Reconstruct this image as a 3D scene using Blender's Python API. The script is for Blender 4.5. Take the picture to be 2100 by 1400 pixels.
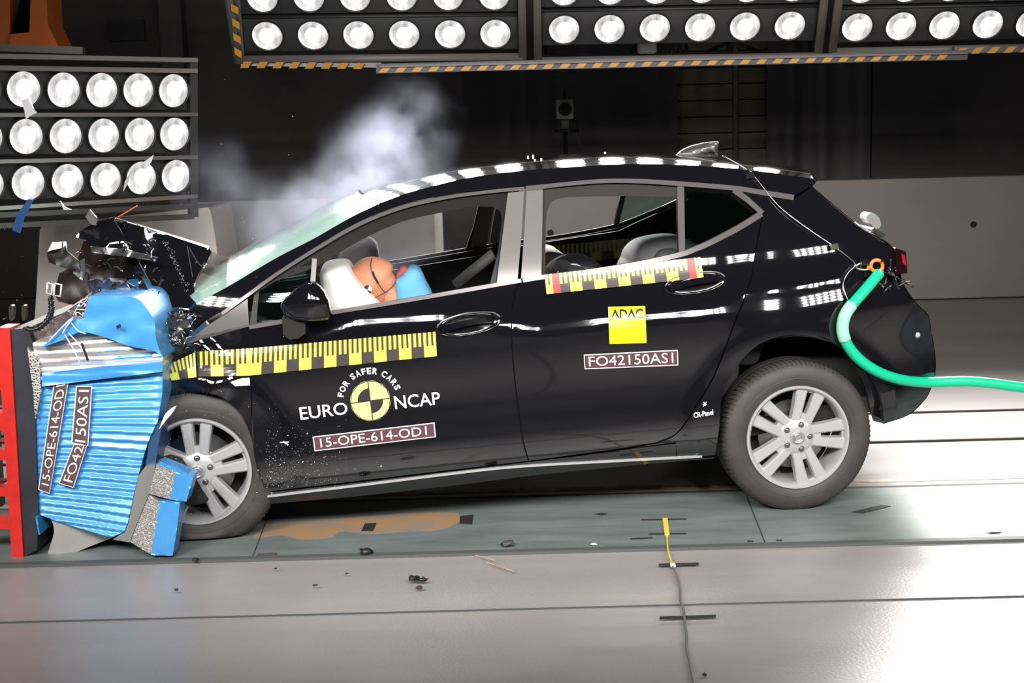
import bpy, bmesh, math, random
from mathutils import Vector, Matrix, Quaternion, noise
random.seed(7)
PI = math.pi
scn = bpy.context.scene
for o in list(bpy.data.objects): bpy.data.objects.remove(o)
COL = scn.collection

# ---------------------------------------------------------------- camera
FPX, HCAM, HOR, ROLL = 2917.0, 1.68, 250.0, 0.026
th = math.atan((700-HOR)/FPX)
Fv = Vector((0, math.cos(th), -math.sin(th))); u0 = Vector((0, math.sin(th), math.cos(th))); r0 = Vector((1, 0, 0))
Rv = math.cos(ROLL)*r0 - math.sin(ROLL)*u0
Uv = math.sin(ROLL)*r0 + math.cos(ROLL)*u0
CAM = Vector((0, 0, HCAM))
cd = bpy.data.cameras.new('camera'); cam = bpy.data.objects.new('camera', cd); COL.objects.link(cam)
cd.sensor_width = 36; cd.lens = FPX*36/2100; cd.clip_end = 100
m = Matrix.Identity(4)
for i in range(3):
    m[i][0] = Rv[i]; m[i][1] = Uv[i]; m[i][2] = -Fv[i]; m[i][3] = CAM[i]
cam.matrix_world = m
scn.camera = cam

# ---------------------------------------------------------------- world, exposure
w = bpy.data.worlds.new('world'); scn.world = w; w.use_nodes = True
w.node_tree.nodes['Background'].inputs[0].default_value = (0.9, 0.93, 1, 1)
w.node_tree.nodes['Background'].inputs[1].default_value = 0.02
scn.view_settings.view_transform = 'Standard'
try: scn.view_settings.look = 'None'
except Exception: pass
scn.view_settings.gamma = 1; scn.view_settings.use_curve_mapping = False
scn.view_settings.exposure = 0.0
# lamp powers (each lamp of a bank carries its own beam, see lamp_bank)
P_BACK, P_LEFT, P_FRONT = 62, 10, 50

# ---------------------------------------------------------------- measuring helpers
def ray(px, py): return FPX*Fv + (px-1050)*Rv - (py-700)*Uv
def hit(px, py, p0, n):
    d = ray(px, py); return CAM + d*((p0-CAM).dot(n)/d.dot(n))
def FL(px, py, z=0.0): return hit(px, py, Vector((0, 0, z)), Vector((0, 0, 1)))
def PY(px, py, Y): return hit(px, py, Vector((0, Y, 0)), Vector((0, 1, 0)))
ALPHA = math.radians(5)
CO = FL(1640, 1050); AX = Vector((math.cos(ALPHA), math.sin(ALPHA), 0)); AY = Vector((-math.sin(ALPHA), math.cos(ALPHA), 0)); AZ = Vector((0, 0, 1))
CM = Matrix.Translation(CO) @ Matrix.Rotation(ALPHA, 4, 'Z'); CMI = CM.inverted()
WID = 1.80
def cw(x, y, z): return CO + AX*x + AY*y + AZ*z
def PC(px, py, y):                       # car frame, plane y -> world
    return hit(px, py, CO+AY*y, AY)
def PCl(px, py, y): return CMI @ PC(px, py, y)
def lerp_tab(t, x):
    if x <= t[0][0]: return t[0][1]
    for (a, b), (c, d) in zip(t, t[1:]):
        if x <= c:
            k = (x-a)/(c-a); return b+(d-b)*k
    return t[-1][1]
SW = [(.05, .13), (.10, .10), (.18, .055), (.26, .028), (.34, .016), (.42, .020), (.50, .026), (.58, .022), (.66, .013), (.74, .005), (.80, .002), (.86, .003), (.92, .007), (.98, .013), (1.04, .024), (1.10, .052), (1.20, .115), (1.30, .185), (1.40, .255), (1.46, .30), (1.52, .36), (1.7, .53)]
LEDGE = [(-2.6, .80), (-2.1, .84), (-1.85, .905), (-1.5, .895), (-1.25, .84), (-1.1, .81), (-.8, .82), (-.4, .815), (0, .83), (.3, .85)]
def tabs(x):                             # smoothed table
    return sum(lerp_tab(SW, x+d)*k for d, k in ((-.05, .15), (-.025, .2), (0, .3), (.025, .2), (.05, .15)))
def sm01(a, b, x):
    t = min(1, max(0, (x-a)/(b-a))); return t*t*(3-2*t)
def S(x, z, px, py):
    ww = z - .053*x - .08
    y = tabs(ww)
    k = sm01(-.38, -.12, x); w0 = lerp_tab(LEDGE, x); la = .0108+.0042*sm01(-1.4, -1.0, x)
    t = min(1, max(0, (ww-w0+.085)/.14))
    y += (1-k)*la*sm01(w0-.03, w0+.03, ww)+k*.14*(.20*t+.10*t*t)
    if x > -.12: y += .36*(x+.12)**2
    if x < -2.25: y += .35*(x+2.25)**2
    if ww < 1.05:
        r = math.hypot(px-1634, py-892)
        y -= .010*(1-sm01(212, 242, r))
        if x < -1.9:
            r = math.hypot(px-402, py-965)
            y -= .015*(1-sm01(190, 225, r))
    return y
_c = {}
def PS(px, py, off=0.0):
    k = (round(px, 2), round(py, 2))
    if k not in _c:
        y = .1
        for _ in range(7):
            p = PCl(px, py, y); y = S(p.x, p.z, px, py)
        _c[k] = y
    return PC(px, py, _c[k]+off)
def cr(pts, n=6, closed=False):          # Catmull-Rom through 2D/3D points
    out = []; P = [Vector(p) for p in pts]; N = len(P)
    rng = range(N) if closed else range(N-1)
    for i in rng:
        p1 = P[i]; p2 = P[(i+1) % N]
        p0 = P[(i-1) % N] if (closed or i > 0) else p1*2-p2
        p3 = P[(i+2) % N] if (closed or i+2 < N) else p2*2-p1
        for j in range(n):
            t = j/n
            out.append(0.5*((2*p1)+(p2-p0)*t+(2*p0-5*p1+4*p2-p3)*t*t+(3*p1-p0-3*p2+p3)*t**3))
    if not closed: out.append(P[-1])
    return [tuple(v) for v in out]

# ---------------------------------------------------------------- materials
MATS = {}
def mat(name, col, rough=.5, metal=0, spec=.5, coat=0, bump=None, var=None, alpha=None, trans=0, emit=None, ior=None):
    if name in MATS: return MATS[name]
    m = bpy.data.materials.new(name); m.use_nodes = True; nt = m.node_tree; b = nt.nodes['Principled BSDF']
    b.inputs['Base Color'].default_value = (*col, 1); b.inputs['Roughness'].default_value = rough
    b.inputs['Metallic'].default_value = metal; b.inputs['Specular IOR Level'].default_value = spec
    b.inputs['Coat Weight'].default_value = coat; b.inputs['Coat Roughness'].default_value = .03
    b.inputs['Transmission Weight'].default_value = trans
    if ior: b.inputs['IOR'].default_value = ior
    if alpha is not None: b.inputs['Alpha'].default_value = alpha
    tc = nt.nodes.new('ShaderNodeTexCoord')
    if var:                              # (scale, second colour, low, high)
        n = nt.nodes.new('ShaderNodeTexNoise'); n.inputs['Scale'].default_value = var[0]; n.inputs['Detail'].default_value = 6
        nt.links.new(tc.outputs['Object'], n.inputs['Vector'])
        r = nt.nodes.new('ShaderNodeValToRGB'); r.color_ramp.elements[0].position = var[2]; r.color_ramp.elements[1].position = var[3]
        r.color_ramp.elements[0].color = (*col, 1); r.color_ramp.elements[1].color = (*var[1], 1)
        nt.links.new(n.outputs['Fac'], r.inputs['Fac']); nt.links.new(r.outputs['Color'], b.inputs['Base Color'])
    if bump:                             # (scale, strength, distance)
        n = nt.nodes.new('ShaderNodeTexNoise'); n.inputs['Scale'].default_value = bump[0]; n.inputs['Detail'].default_value = 4
        nt.links.new(tc.outputs['Object'], n.inputs['Vector'])
        bp = nt.nodes.new('ShaderNodeBump'); bp.inputs['Strength'].default_value = bump[1]; bp.inputs['Distance'].default_value = bump[2]
        nt.links.new(n.outputs['Fac'], bp.inputs['Height']); nt.links.new(bp.outputs['Normal'], b.inputs['Normal'])
    if emit:
        b.inputs['Emission Color'].default_value = (*emit[0], 1); b.inputs['Emission Strength'].default_value = emit[1]
    MATS[name] = m; return m
PAINT = mat('black_paint', (.0045, .0045, .006), .06, coat=1, spec=.6)
DARK = mat('dark_plastic', (.012, .012, .013), .45, bump=(120, .1, .002))
MATT = mat('matt_black', (.006, .006, .006), .8)
TRIM = mat('satin_trim', (.16, .15, .15), .28, metal=.5)
PILLAR = mat('pillar_film', (.17, .158, .15), .34, spec=.5, metal=.2, bump=(3, .1, .01))
SEAL = mat('rubber_seal', (.008, .007, .007), .5, spec=.3)
RUBBER = mat('tyre_rubber', (.032, .029, .028), .62, bump=(90, .15, .001), var=(9, (.05, .045, .043), .4, .7))
ALLOY = mat('silver_alloy', (.46, .46, .47), .33, metal=.4, spec=.6)
STEEL = mat('bright_steel', (.55, .54, .53), .25, metal=1, bump=(30, .1, .002))
DSTEEL = mat('dark_steel', (.10, .095, .09), .35, metal=.9)
WHITE = mat('white_vinyl', (.82, .82, .82), .45)
YEL = mat('yellow_vinyl', (.72, .70, .10), .3, coat=.5)
YELP = mat('pale_yellow_vinyl', (.62, .60, .24), .4)
BLK = mat('black_vinyl', (.028, .025, .024), .3, coat=.4)
GREYV = mat('grey_brown_vinyl', (.06, .05, .048), .3, coat=.5)
PURP = mat('maroon_vinyl', (.085, .035, .045), .4, coat=.3)
REDV = mat('red_vinyl', (.62, .03, .03), .4)
BLUE = mat('blue_cladding', (.05, .26, .60), .33, metal=.1, coat=.3, var=(4, (.07, .33, .68), .35, .7))
BLUED = mat('blue_core', (.02, .16, .40), .45, var=(60, (.04, .28, .60), .4, .6))
FOIL = mat('silver_foil', (.74, .72, .70), .3, metal=.7, bump=(9, .3, .01))
BACKING = mat('grey_backing', (.30, .30, .28), .38, metal=.5, bump=(5, .3, .01))
RED = mat('red_steel', (.62, .02, .012), .4, coat=.3, var=(14, (.50, .02, .015), .45, .6))
PLATE = mat('blackened_plate', (.018, .018, .022), .5, var=(6, (.03, .032, .05), .4, .7), bump=(40, .2, .002))
HAZY = mat('hazard_yellow', (.36, .17, .015), .5)
ORANGE = mat('orange_paint', (.45, .10, .01), .5)
RIGB = mat('rig_black', (.012, .012, .013), .5)
RIGG = mat('rig_grey', (.085, .075, .072), .5)
GREEN = mat('green_rubber', (.006, .50, .26), .35, spec=.5, bump=(40, .1, .001))
SLEEVE = mat('pale_green_mesh', (.28, .62, .45), .5, bump=(160, .6, .003))
SKIN = mat('dummy_skin', (.52, .22, .12), .5, spec=.35)
CLOTH = mat('blue_cloth', (.10, .32, .50), .85, bump=(150, .3, .002))
AIRB = mat('airbag_cloth', (.86, .83, .81), .8, bump=(14, .35, .01))
AIRD = mat('airbag_shaded_cloth', (.20, .18, .175), .9, spec=.1, bump=(10, .3, .01))  # passenger airbag cloth, cabin shade mixed into its grey
SEATM = mat('seat_cloth', (.022, .022, .024), .85, bump=(200, .2, .002))
CONC = mat('white_concrete', (.21, .19, .175), .7, bump=(8, .15, .01), var=(1.2, (.18, .165, .15), .4, .65))

def glass(name, tint, alpha=.25, rough=.02):
    m = bpy.data.materials.new(name); m.use_nodes = True; nt = m.node_tree; nt.nodes.clear()
    out = nt.nodes.new('ShaderNodeOutputMaterial'); tr = nt.nodes.new('ShaderNodeBsdfTransparent'); gl = nt.nodes.new('ShaderNodeBsdfGlossy')
    tr.inputs[0].default_value = (*tint, 1); gl.inputs['Roughness'].default_value = rough
    mx = nt.nodes.new('ShaderNodeMixShader'); fr = nt.nodes.new('ShaderNodeFresnel'); fr.inputs[0].default_value = 1.5
    ma = nt.nodes.new('ShaderNodeMath'); ma.operation = 'MULTIPLY_ADD'; ma.inputs[1].default_value = 1.0; ma.inputs[2].default_value = alpha; ma.use_clamp = True
    nt.links.new(fr.outputs[0], ma.inputs[0]); nt.links.new(ma.outputs[0], mx.inputs[0])
    nt.links.new(tr.outputs[0], mx.inputs[1]); nt.links.new(gl.outputs[0], mx.inputs[2]); nt.links.new(mx.outputs[0], out.inputs[0])
    return m
GLASS = glass('side_glass', (.62, .74, .72), .04)
def windscreen_mat():
    m = bpy.data.materials.new('cracked_glare_windscreen'); m.use_nodes = True; nt = m.node_tree; b = nt.nodes['Principled BSDF']
    b.inputs['Base Color'].default_value = (.55, .82, .73, 1); b.inputs['Roughness'].default_value = .16  # pale green base carries the glare of lamps, airbag and smoke
    b.inputs['Coat Weight'].default_value = 1; b.inputs['Coat Roughness'].default_value = .03
    tc = nt.nodes.new('ShaderNodeTexCoord'); v = nt.nodes.new('ShaderNodeTexVoronoi'); v.feature = 'DISTANCE_TO_EDGE'; v.inputs['Scale'].default_value = 9
    nt.links.new(tc.outputs['Object'], v.inputs['Vector'])
    r = nt.nodes.new('ShaderNodeValToRGB'); r.color_ramp.elements[0].color = (.95, .95, .95, 1); r.color_ramp.elements[1].color = (.78, .78, .78, 1); r.color_ramp.elements[1].position = .02
    nt.links.new(v.outputs['Distance'], r.inputs['Fac']); nt.links.new(r.outputs['Color'], b.inputs['Alpha'])
    return m
WSCREEN = windscreen_mat()

# ---------------------------------------------------------------- object helpers
ROOT = {}
def tag(o, label=None, cat=None, group=None, kind=None):
    if label: o['label'] = label
    if cat: o['category'] = cat
    if group: o['group'] = group
    if kind: o['kind'] = kind
    return o
def thing(name, label, cat, loc=(0, 0, 0), rz=0, group=None):
    o = bpy.data.objects.new(name, None); COL.objects.link(o); o.empty_display_size = .1
    o.location = loc; o.rotation_euler = (0, 0, rz)
    ROOT[o] = Matrix.Translation(Vector(loc)) @ Matrix.Rotation(rz, 4, 'Z')
    return tag(o, label, cat, group)
def obj(name, bm, mats, parent=None, smooth=True, local=False, origin=None, label=None):
    """link a bmesh (world coordinates) as ONE mesh object under parent"""
    if not isinstance(mats, (list, tuple)): mats = [mats]
    me = bpy.data.meshes.new(name)
    M = ROOT.get(parent)
    o = bpy.data.objects.new(name, me); COL.objects.link(o)
    if parent is None and not local:
        if origin is None:
            zs = [v.co for v in bm.verts]
            c = sum(zs, Vector())/len(zs); origin = Vector((c.x, c.y, min(v.z for v in zs)))
        bm.transform(Matrix.Translation(-Vector(origin))); o.location = origin
        ROOT[o] = Matrix.Translation(Vector(origin))
    elif M is not None and not local:
        bm.transform(M.inverted()); ROOT[o] = M
    for f in bm.faces: f.smooth = smooth
    bm.to_mesh(me); bm.free()
    for mm in mats: me.materials.append(mm)
    if parent: o.parent = parent
    if label: o['label'] = label
    return o
def recalc(bm): bmesh.ops.recalc_face_normals(bm, faces=bm.faces[:])
def box(bm, c, s, R=None, mi=0, bev=0):
    """box centre c, size s, optional 3x3 R"""
    r = bmesh.ops.create_cube(bm, size=1); vs = r['verts']
    for v in vs:
        p = Vector((v.co.x*s[0], v.co.y*s[1], v.co.z*s[2]))
        v.co = (R @ p if R else p) + Vector(c)
    fs = {f for v in vs for f in v.link_faces}
    for f in fs: f.material_index = mi
    if bev:
        es = {e for v in vs for e in v.link_edges}
        bmesh.ops.bevel(bm, geom=list(es), offset=bev, segments=2, affect='EDGES', profile=.5)
def bar(bm, a, b, wd, hg, mi=0, up=Vector((0, 0, 1))):
    a = Vector(a); b = Vector(b); d = (b-a).normalized(); s = d.cross(up)
    if s.length < 1e-4: s = d.cross(Vector((1, 0, 0)))
    s.normalize(); t = s.cross(d)
    R = Matrix((d, s, t)).transposed()
    box(bm, (a+b)/2, ((b-a).length, wd, hg), R, mi)
def tube(bm, pts, r, n=10, mi=0, cap=True):
    P = [Vector(p) for p in pts]; rings = []; ref = Vector((0, 0, 1)); prev = None
    for i, p in enumerate(P):
        d = (P[min(i+1, len(P)-1)]-P[max(i-1, 0)]).normalized()
        if prev is None:
            s = d.cross(ref)
            if s.length < .05: s = d.cross(Vector((1, 0, 0)))
        else: s = prev - d*prev.dot(d)
        s.normalize(); prev = s; t = d.cross(s)
        rr = r[i] if isinstance(r, (list, tuple)) else r
        rings.append([bm.verts.new(p+rr*(math.cos(2*PI*k/n)*s+math.sin(2*PI*k/n)*t)) for k in range(n)])
    for a, b in zip(rings, rings[1:]):
        for k in range(n):
            f = bm.faces.new((a[k], a[(k+1) % n], b[(k+1) % n], b[k])); f.material_index = mi
    if cap:
        for rg in (rings[0], rings[-1]):
            f = bm.faces.new(rg); f.material_index = mi
def lathe(bm, prof, M, n=64, mi=0, closed=False):
    """prof: (radius, axial) ; M maps (x,y radial plane ; z axial)"""
    rings = []
    for (r, a) in prof:
        rings.append([bm.verts.new(M @ Vector((r*math.cos(2*PI*k/n), r*math.sin(2*PI*k/n), a))) for k in range(n)])
    pr = list(zip(rings, rings[1:]))
    if closed: pr.append((rings[-1], rings[0]))
    for a, b in pr:
        for k in range(n):
            f = bm.faces.new((a[k], a[(k+1) % n], b[(k+1) % n], b[k])); f.material_index = mi
def subdiv_poly(poly, g):
    """2D polygon -> bmesh in the xy plane, cut on a g-sized grid"""
    bm = bmesh.new()
    f = bm.faces.new([bm.verts.new((p[0], p[1], 0)) for p in poly])
    xs = [p[0] for p in poly]; ys = [p[1] for p in poly]
    if g:
        k = math.ceil(min(xs)/g)*g
        while k < max(xs):
            bmesh.ops.bisect_plane(bm, geom=bm.verts[:]+bm.edges[:]+bm.faces[:], plane_co=(k, 0, 0), plane_no=(1, 0, 0), dist=.05); k += g
        k = math.ceil(min(ys)/g)*g
        while k < max(ys):
            bmesh.ops.bisect_plane(bm, geom=bm.verts[:]+bm.edges[:]+bm.faces[:], plane_co=(0, k, 0), plane_no=(0, 1, 0), dist=.05); k += g
    bmesh.ops.triangulate(bm, faces=[f for f in bm.faces if len(f.verts) > 4])
    return bm
def slab(poly, fn, back, g=14, mi=0, into=None):
    """sheet from a 2D polygon: front verts fn(x,y), back verts fn + back (a vector)"""
    s = subdiv_poly(poly, g); s.verts.ensure_lookup_table(); s.verts.index_update()
    bm = into or bmesh.new()
    fr = [bm.verts.new(fn(v.co.x, v.co.y)) for v in s.verts]
    bk = [bm.verts.new(v.co+back) for v in fr]
    for f in s.faces:
        ids = [v.index for v in f.verts]
        a = bm.faces.new([fr[i] for i in ids]); b = bm.faces.new([bk[i] for i in reversed(ids)]); a.material_index = b.material_index = mi
    for e in s.edges:
        if len(e.link_faces) == 1:
            i, j = e.verts[0].index, e.verts[1].index
            q = bm.faces.new((fr[i], fr[j], bk[j], bk[i])); q.material_index = mi
            for ed in q.edges:
                if ed.verts[0] in (fr[i], fr[j]) and ed.verts[1] in (fr[i], fr[j]): ed.smooth = False
                if ed.verts[0] in (bk[i], bk[j]) and ed.verts[1] in (bk[i], bk[j]): ed.smooth = False
    s.free()
    if into is None: recalc(bm)
    return bm
def mirrored(bm):
    b = bm.copy(); b.transform(CM @ Matrix.Translation((0, WID, 0)) @ Matrix.Diagonal((1, -1, 1, 1)) @ CMI)
    bmesh.ops.reverse_faces(b, faces=b.faces[:]); return b
def offset_poly(poly, d):
    """shrink a pixel polygon by d"""
    n = len(poly); A = sum(poly[i][0]*poly[(i+1) % n][1]-poly[(i+1) % n][0]*poly[i][1] for i in range(n))
    sg = 1 if A > 0 else -1; out = []
    for i in range(n):
        p0 = Vector(poly[i-1][:2]); p1 = Vector(poly[i][:2]); p2 = Vector(poly[(i+1) % n][:2])
        a = (p1-p0); b = (p2-p1)
        if a.length < 1e-6 or b.length < 1e-6: out.append(tuple(p1)); continue
        a.normalize(); b.normalize()
        na = Vector((-a.y, a.x))*sg; nb = Vector((-b.y, b.x))*sg
        nn = na+nb
        if nn.length < .3: out.append(tuple(p1)); continue
        nn.normalize(); k = d/max(.4, nn.dot(na)); out.append(tuple(p1+nn*k))
    return out
def strip_poly(pts, w0, w1=None):
    """polyline -> band polygon, half widths"""
    P = [Vector(p[:2]) for p in pts]; L = []; R = []
    for i, p in enumerate(P):
        d = (P[min(i+1, len(P)-1)]-P[max(i-1, 0)]).normalized(); n = Vector((-d.y, d.x))
        w_ = w0 if w1 is None else w0+(w1-w0)*i/(len(P)-1)
        L.append(tuple(p+n*w_)); R.append(tuple(p-n*w_))
    return L+R[::-1]
def quad(a, b, c, d):
    """u along a->b (bottom edge), v up to d,c"""
    a, b, c, d = map(Vector, (a, b, c, d))
    def f(u, v):
        p = (a*(1-u)+b*u)*(1-v)+(d*(1-u)+c*u)*v; return p.x, p.y
    return f
TXT = {}
def text_geo(s, bold=.0):
    k = (s, bold)
    if k in TXT: return TXT[k]
    cu = bpy.data.curves.new('t', 'FONT'); cu.body = s; cu.size = 1; cu.offset = bold; cu.resolution_u = 3
    o = bpy.data.objects.new('t', cu); COL.objects.link(o)
    dg = bpy.context.evaluated_depsgraph_get(); dg.update()
    me = bpy.data.meshes.new_from_object(o.evaluated_get(dg))
    V = [(v.co.x, v.co.y) for v in me.vertices]; Fc = [list(p.vertices) for p in me.polygons]
    bpy.data.objects.remove(o); bpy.data.curves.remove(cu); bpy.data.meshes.remove(me)
    x0 = min(v[0] for v in V); x1 = max(v[0] for v in V); y0 = min(v[1] for v in V); y1 = max(v[1] for v in V)
    TXT[k] = ([((x-x0)/(x1-x0), (y-y0)/(y1-y0)) for x, y in V], Fc, (x1-x0)/(y1-y0)); return TXT[k]
def add_text(bm, s, uvf, surf, mi=0, bold=.0):
    """letters filling the unit square of uvf, mapped by surf(px,py)"""
    V, Fc, _ = text_geo(s, bold)
    vs = [bm.verts.new(surf(*uvf(u, v))) for u, v in V]
    for f in Fc:
        try: q = bm.faces.new([vs[i] for i in f]); q.material_index = mi
        except ValueError: pass
def flatpoly(bm, pts, surf, mi=0, g=0):
    s = subdiv_poly(pts, g); s.verts.ensure_lookup_table(); s.verts.index_update()
    vs = [bm.verts.new(surf(v.co.x, v.co.y)) for v in s.verts]
    for f in s.faces:
        q = bm.faces.new([vs[v.index] for v in f.verts]); q.material_index = mi
    s.free()
def face_cam(bm):
    """turn open decal faces towards the camera side"""
    for f in bm.faces:
        f.normal_update()
        if f.normal.dot(CAM-f.calc_center_median()) < 0: f.normal_flip()

# ================================================================ SETTING
def floor_mat(name, c1, c2, rough, bumpd, scale=1.0):
    m = bpy.data.materials.new(name); m.use_nodes = True; nt = m.node_tree; b = nt.nodes['Principled BSDF']
    tc = nt.nodes.new('ShaderNodeTexCoord'); mp = nt.nodes.new('ShaderNodeMapping'); mp.inputs['Scale'].default_value = (.35*scale, 1.6*scale, 1)
    n = nt.nodes.new('ShaderNodeTexNoise'); n.inputs['Scale'].default_value = 1.6; n.inputs['Detail'].default_value = 7; n.inputs['Roughness'].default_value = .62
    nt.links.new(tc.outputs['Object'], mp.inputs[0]); nt.links.new(mp.outputs[0], n.inputs['Vector'])
    r = nt.nodes.new('ShaderNodeValToRGB'); r.color_ramp.elements[0].position = .3; r.color_ramp.elements[1].position = .7
    r.color_ramp.elements[0].color = (*c1, 1); r.color_ramp.elements[1].color = (*c2, 1)
    nt.links.new(n.outputs['Fac'], r.inputs['Fac']); nt.links.new(r.outputs['Color'], b.inputs['Base Color'])
    n2 = nt.nodes.new('ShaderNodeTexNoise'); n2.inputs['Scale'].default_value = 90; n2.inputs['Detail'].default_value = 3
    nt.links.new(tc.outputs['Object'], n2.inputs['Vector'])
    bp = nt.nodes.new('ShaderNodeBump'); bp.inputs['Strength'].default_value = .35; bp.inputs['Distance'].default_value = bumpd
    nt.links.new(n2.outputs['Fac'], bp.inputs['Height']); nt.links.new(bp.outputs['Normal'], b.inputs['Normal'])
    b.inputs['Roughness'].default_value = rough; b.inputs['Specular IOR Level'].default_value = .5
    return m
FLOORM = floor_mat('painted_floor', (.26, .243, .236), (.335, .314, .303), .37, .003)
LANEM = floor_mat('steel_lane', (.10, .125, .122), (.19, .222, .217), .42, .001, 3)
GROOVE = mat('groove_dark', (.035, .03, .028), .7)
JOINT = mat('joint_grey', (.075, .08, .08), .6)
def struct(name, bm, m_, smooth=False):
    o = obj(name, bm, m_, None, smooth); o['kind'] = 'structure'; return o
bm = bmesh.new(); box(bm, (0, 9, -.11), (24, 22, .2)); struct('floor', bm, FLOORM)
def floor_quad(pts, z0, z1):
    b = bmesh.new(); P = [FL(*p) for p in pts]
    t = [b.verts.new((p.x, p.y, z1)) for p in P]; k = [b.verts.new((p.x, p.y, z0)) for p in P]
    b.faces.new(t); b.faces.new(k[::-1])
    for i in range(len(P)): b.faces.new((t[i], k[i], k[(i+1) % len(P)], t[(i+1) % len(P)]))
    recalc(b); return b
def lane(name, ya, yb, z1, m_):
    """strip along X between the floor depths of two pixel rows given at x=1050"""
    A = FL(1050, ya).y; B = FL(1050, yb).y
    b = bmesh.new(); box(b, (0, (A+B)/2, z1-.01), (22, abs(B-A), .02)); return struct(name, b, m_)
lane('trim_1', 1129, 1017, .0015, LANEM)
lane('trim_2', 1133, 1127, .003, JOINT)
lane('trim_3', 1245, 1243.2, -.007, GROOVE)
lane('trim_5', 1020, 1016.5, .002, GROOVE)
lane('trim_6', 924.5, 923.2, .001, GROOVE)
lane('trim_7', 865.6, 864.8, .001, GROOVE)
lane('trim_10', 1017, 990, .001, floor_mat('rail_plate', (.22, .21, .20), (.34, .33, .32), .35, .001, 2))
lane('trim_11', 1245.6, 1245, -.004, JOINT)
bm = floor_quad([(1530, 1018), (1532.5, 1018), (1570, 1113), (1567.5, 1113)], 0, .0028); struct('trim_8', bm, GROOVE)
bm = floor_quad([(556, 1040), (558, 1040), (520, 1141), (517.5, 1141)], 0, .0028); struct('trim_9', bm, GROOVE)
lane('trim_12', 1009, 1003, .003, mat('rusty_rail', (.20, .12, .08), .5, metal=.5, var=(20, (.34, .25, .2), .4, .6)))

# back wall of low concrete elements, curtains, shutter
def wall_seg(name, x0t, x1t, y_at0, y_at1, Y, thick, z1, m_=CONC):
    b = bmesh.new(); a = PY(x0t, y_at0, Y); c = PY(x1t, y_at1, Y)
    box(b, ((a.x+c.x)/2, Y+thick/2, (z1)/2), (c.x-a.x, thick, z1), bev=.012); return struct(name, b, m_)
YB = FL(2000, 611).y
ztop = PY(2000, 362, YB).z
wall_seg('wall_right', 1050, 2500, 500, 500, YB, .35, ztop)
z2 = PY(600, 409, YB).z
wall_seg('wall_left', 400, 893, 500, 500, YB, .35, z2, mat('white_concrete_worn', (.24, .23, .215), .7, bump=(8, .15, .01)))
# vertical steel post at the wall end
bm = bmesh.new(); a = PY(900, 500, YB-.02); box(bm, (a.x, YB+.1, .47), (.085, .2, .94), bev=.006)
tag(obj('steel_post', bm, mat('post_grey', (.30, .28, .26), .5, metal=.3)), 'grey upright post at the left concrete wall end, seen through the front window', 'post')
# wall fixing holes
for i, (px, py) in enumerate(((1296+0, 478), (1996, 460), (1985, 268))):
    if i == 2: continue
    px = 1129 if i == 0 else px; py = 477 if i == 0 else py
    p = PY(px, py, YB-.004); b = bmesh.new()
    lathe(b, [(0.0001, 0), (.028, 0), (.028, .01), (0.0001, .012)], Matrix.Translation(p) @ Matrix.Rotation(PI/2, 4, 'X'), 20)
    tag(obj('wall_plug', b, MATT, smooth=False), 'small round black plug in the concrete wall, %s' % ('seen through the rear side window' if i == 0 else 'in open view right of the tailgate'), 'plug')
CURT = mat('dark_curtain', (.060, .054, .054), .85, var=(1.5, (.075, .068, .067), .4, .6))
YC = YB+2.0
def curtain(name, x0, x1, Y, amp, per, mt=CURT, z1=6.5, seed=0):
    b = bmesh.new(); n = int((x1-x0)/.035); prev = None; rnd = random.Random(seed); ph = 0
    for i in range(n+1):
        x = x0+(x1-x0)*i/n; ph += .035/per*2*PI*rnd.uniform(.5, 1.5)
        y = Y+amp*math.sin(ph)
        c = (b.verts.new((x, y, 0)), b.verts.new((x, y, z1)), b.verts.new((x, y+.02, 0)), b.verts.new((x, y+.02, z1)))
        if prev:
            b.faces.new((prev[0], c[0], c[1], prev[1])); b.faces.new((prev[2], prev[3], c[3], c[2]))
            b.faces.new((prev[1], c[1], c[3], prev[3]))
        prev = c
    recalc(b); return b
xa = PY(1390, 300, YC).x; xb = PY(1575, 300, YC).x
cb = curtain('c', -9, xa, YC, .02, 1.4, seed=1)
tag(obj('stage_curtain', cb, CURT), 'wide dark curtain hanging behind the windscreen smoke and the tripod camera', 'curtain')
cb = curtain('c', xb, xb+1.05, YC, .07, .35, seed=2)
tag(obj('stage_curtain', cb, mat('grey_curtain', (.10, .092, .094), .85)), 'narrow pleated grey curtain just right of the wooden shutter', 'curtain')
cb = curtain('c', xb+1.07, 10, YC, .012, 2.0, seed=3)
tag(obj('stage_curtain', cb, CURT), 'flat dark curtain above the concrete wall at the right side', 'curtain')
bm = bmesh.new(); box(bm, (0, YC+.8, 3.3), (24, .1, 6.6)); struct('wall_back', bm, mat('hall_wall', (.05, .047, .045), .8))
# shutter of boards
t = thing('board_shutter', 'brown-grey horizontal board shutter behind the shark fin antenna', 'shutter', ((xa+xb)/2, YC+.15, 0))
bm = bmesh.new(); z = 0
while z < 6: box(bm, ((xa+xb)/2, YC+.22, z+.083), (xb-xa+.1, .03, .158), bev=.006); z += .168
SHUT = mat('shutter_board', (.17, .155, .13), .7, var=(3, (.14, .127, .105), .4, .6))
obj('boards', bm, SHUT, t)
bm = bmesh.new(); a = PY(1509, 300, YC+.15); box(bm, (a.x, YC+.17, 3), (.05, .05, 6)); obj('centre_bar', bm, mat('shutter_bar', (.16, .15, .14), .6), t)

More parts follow.
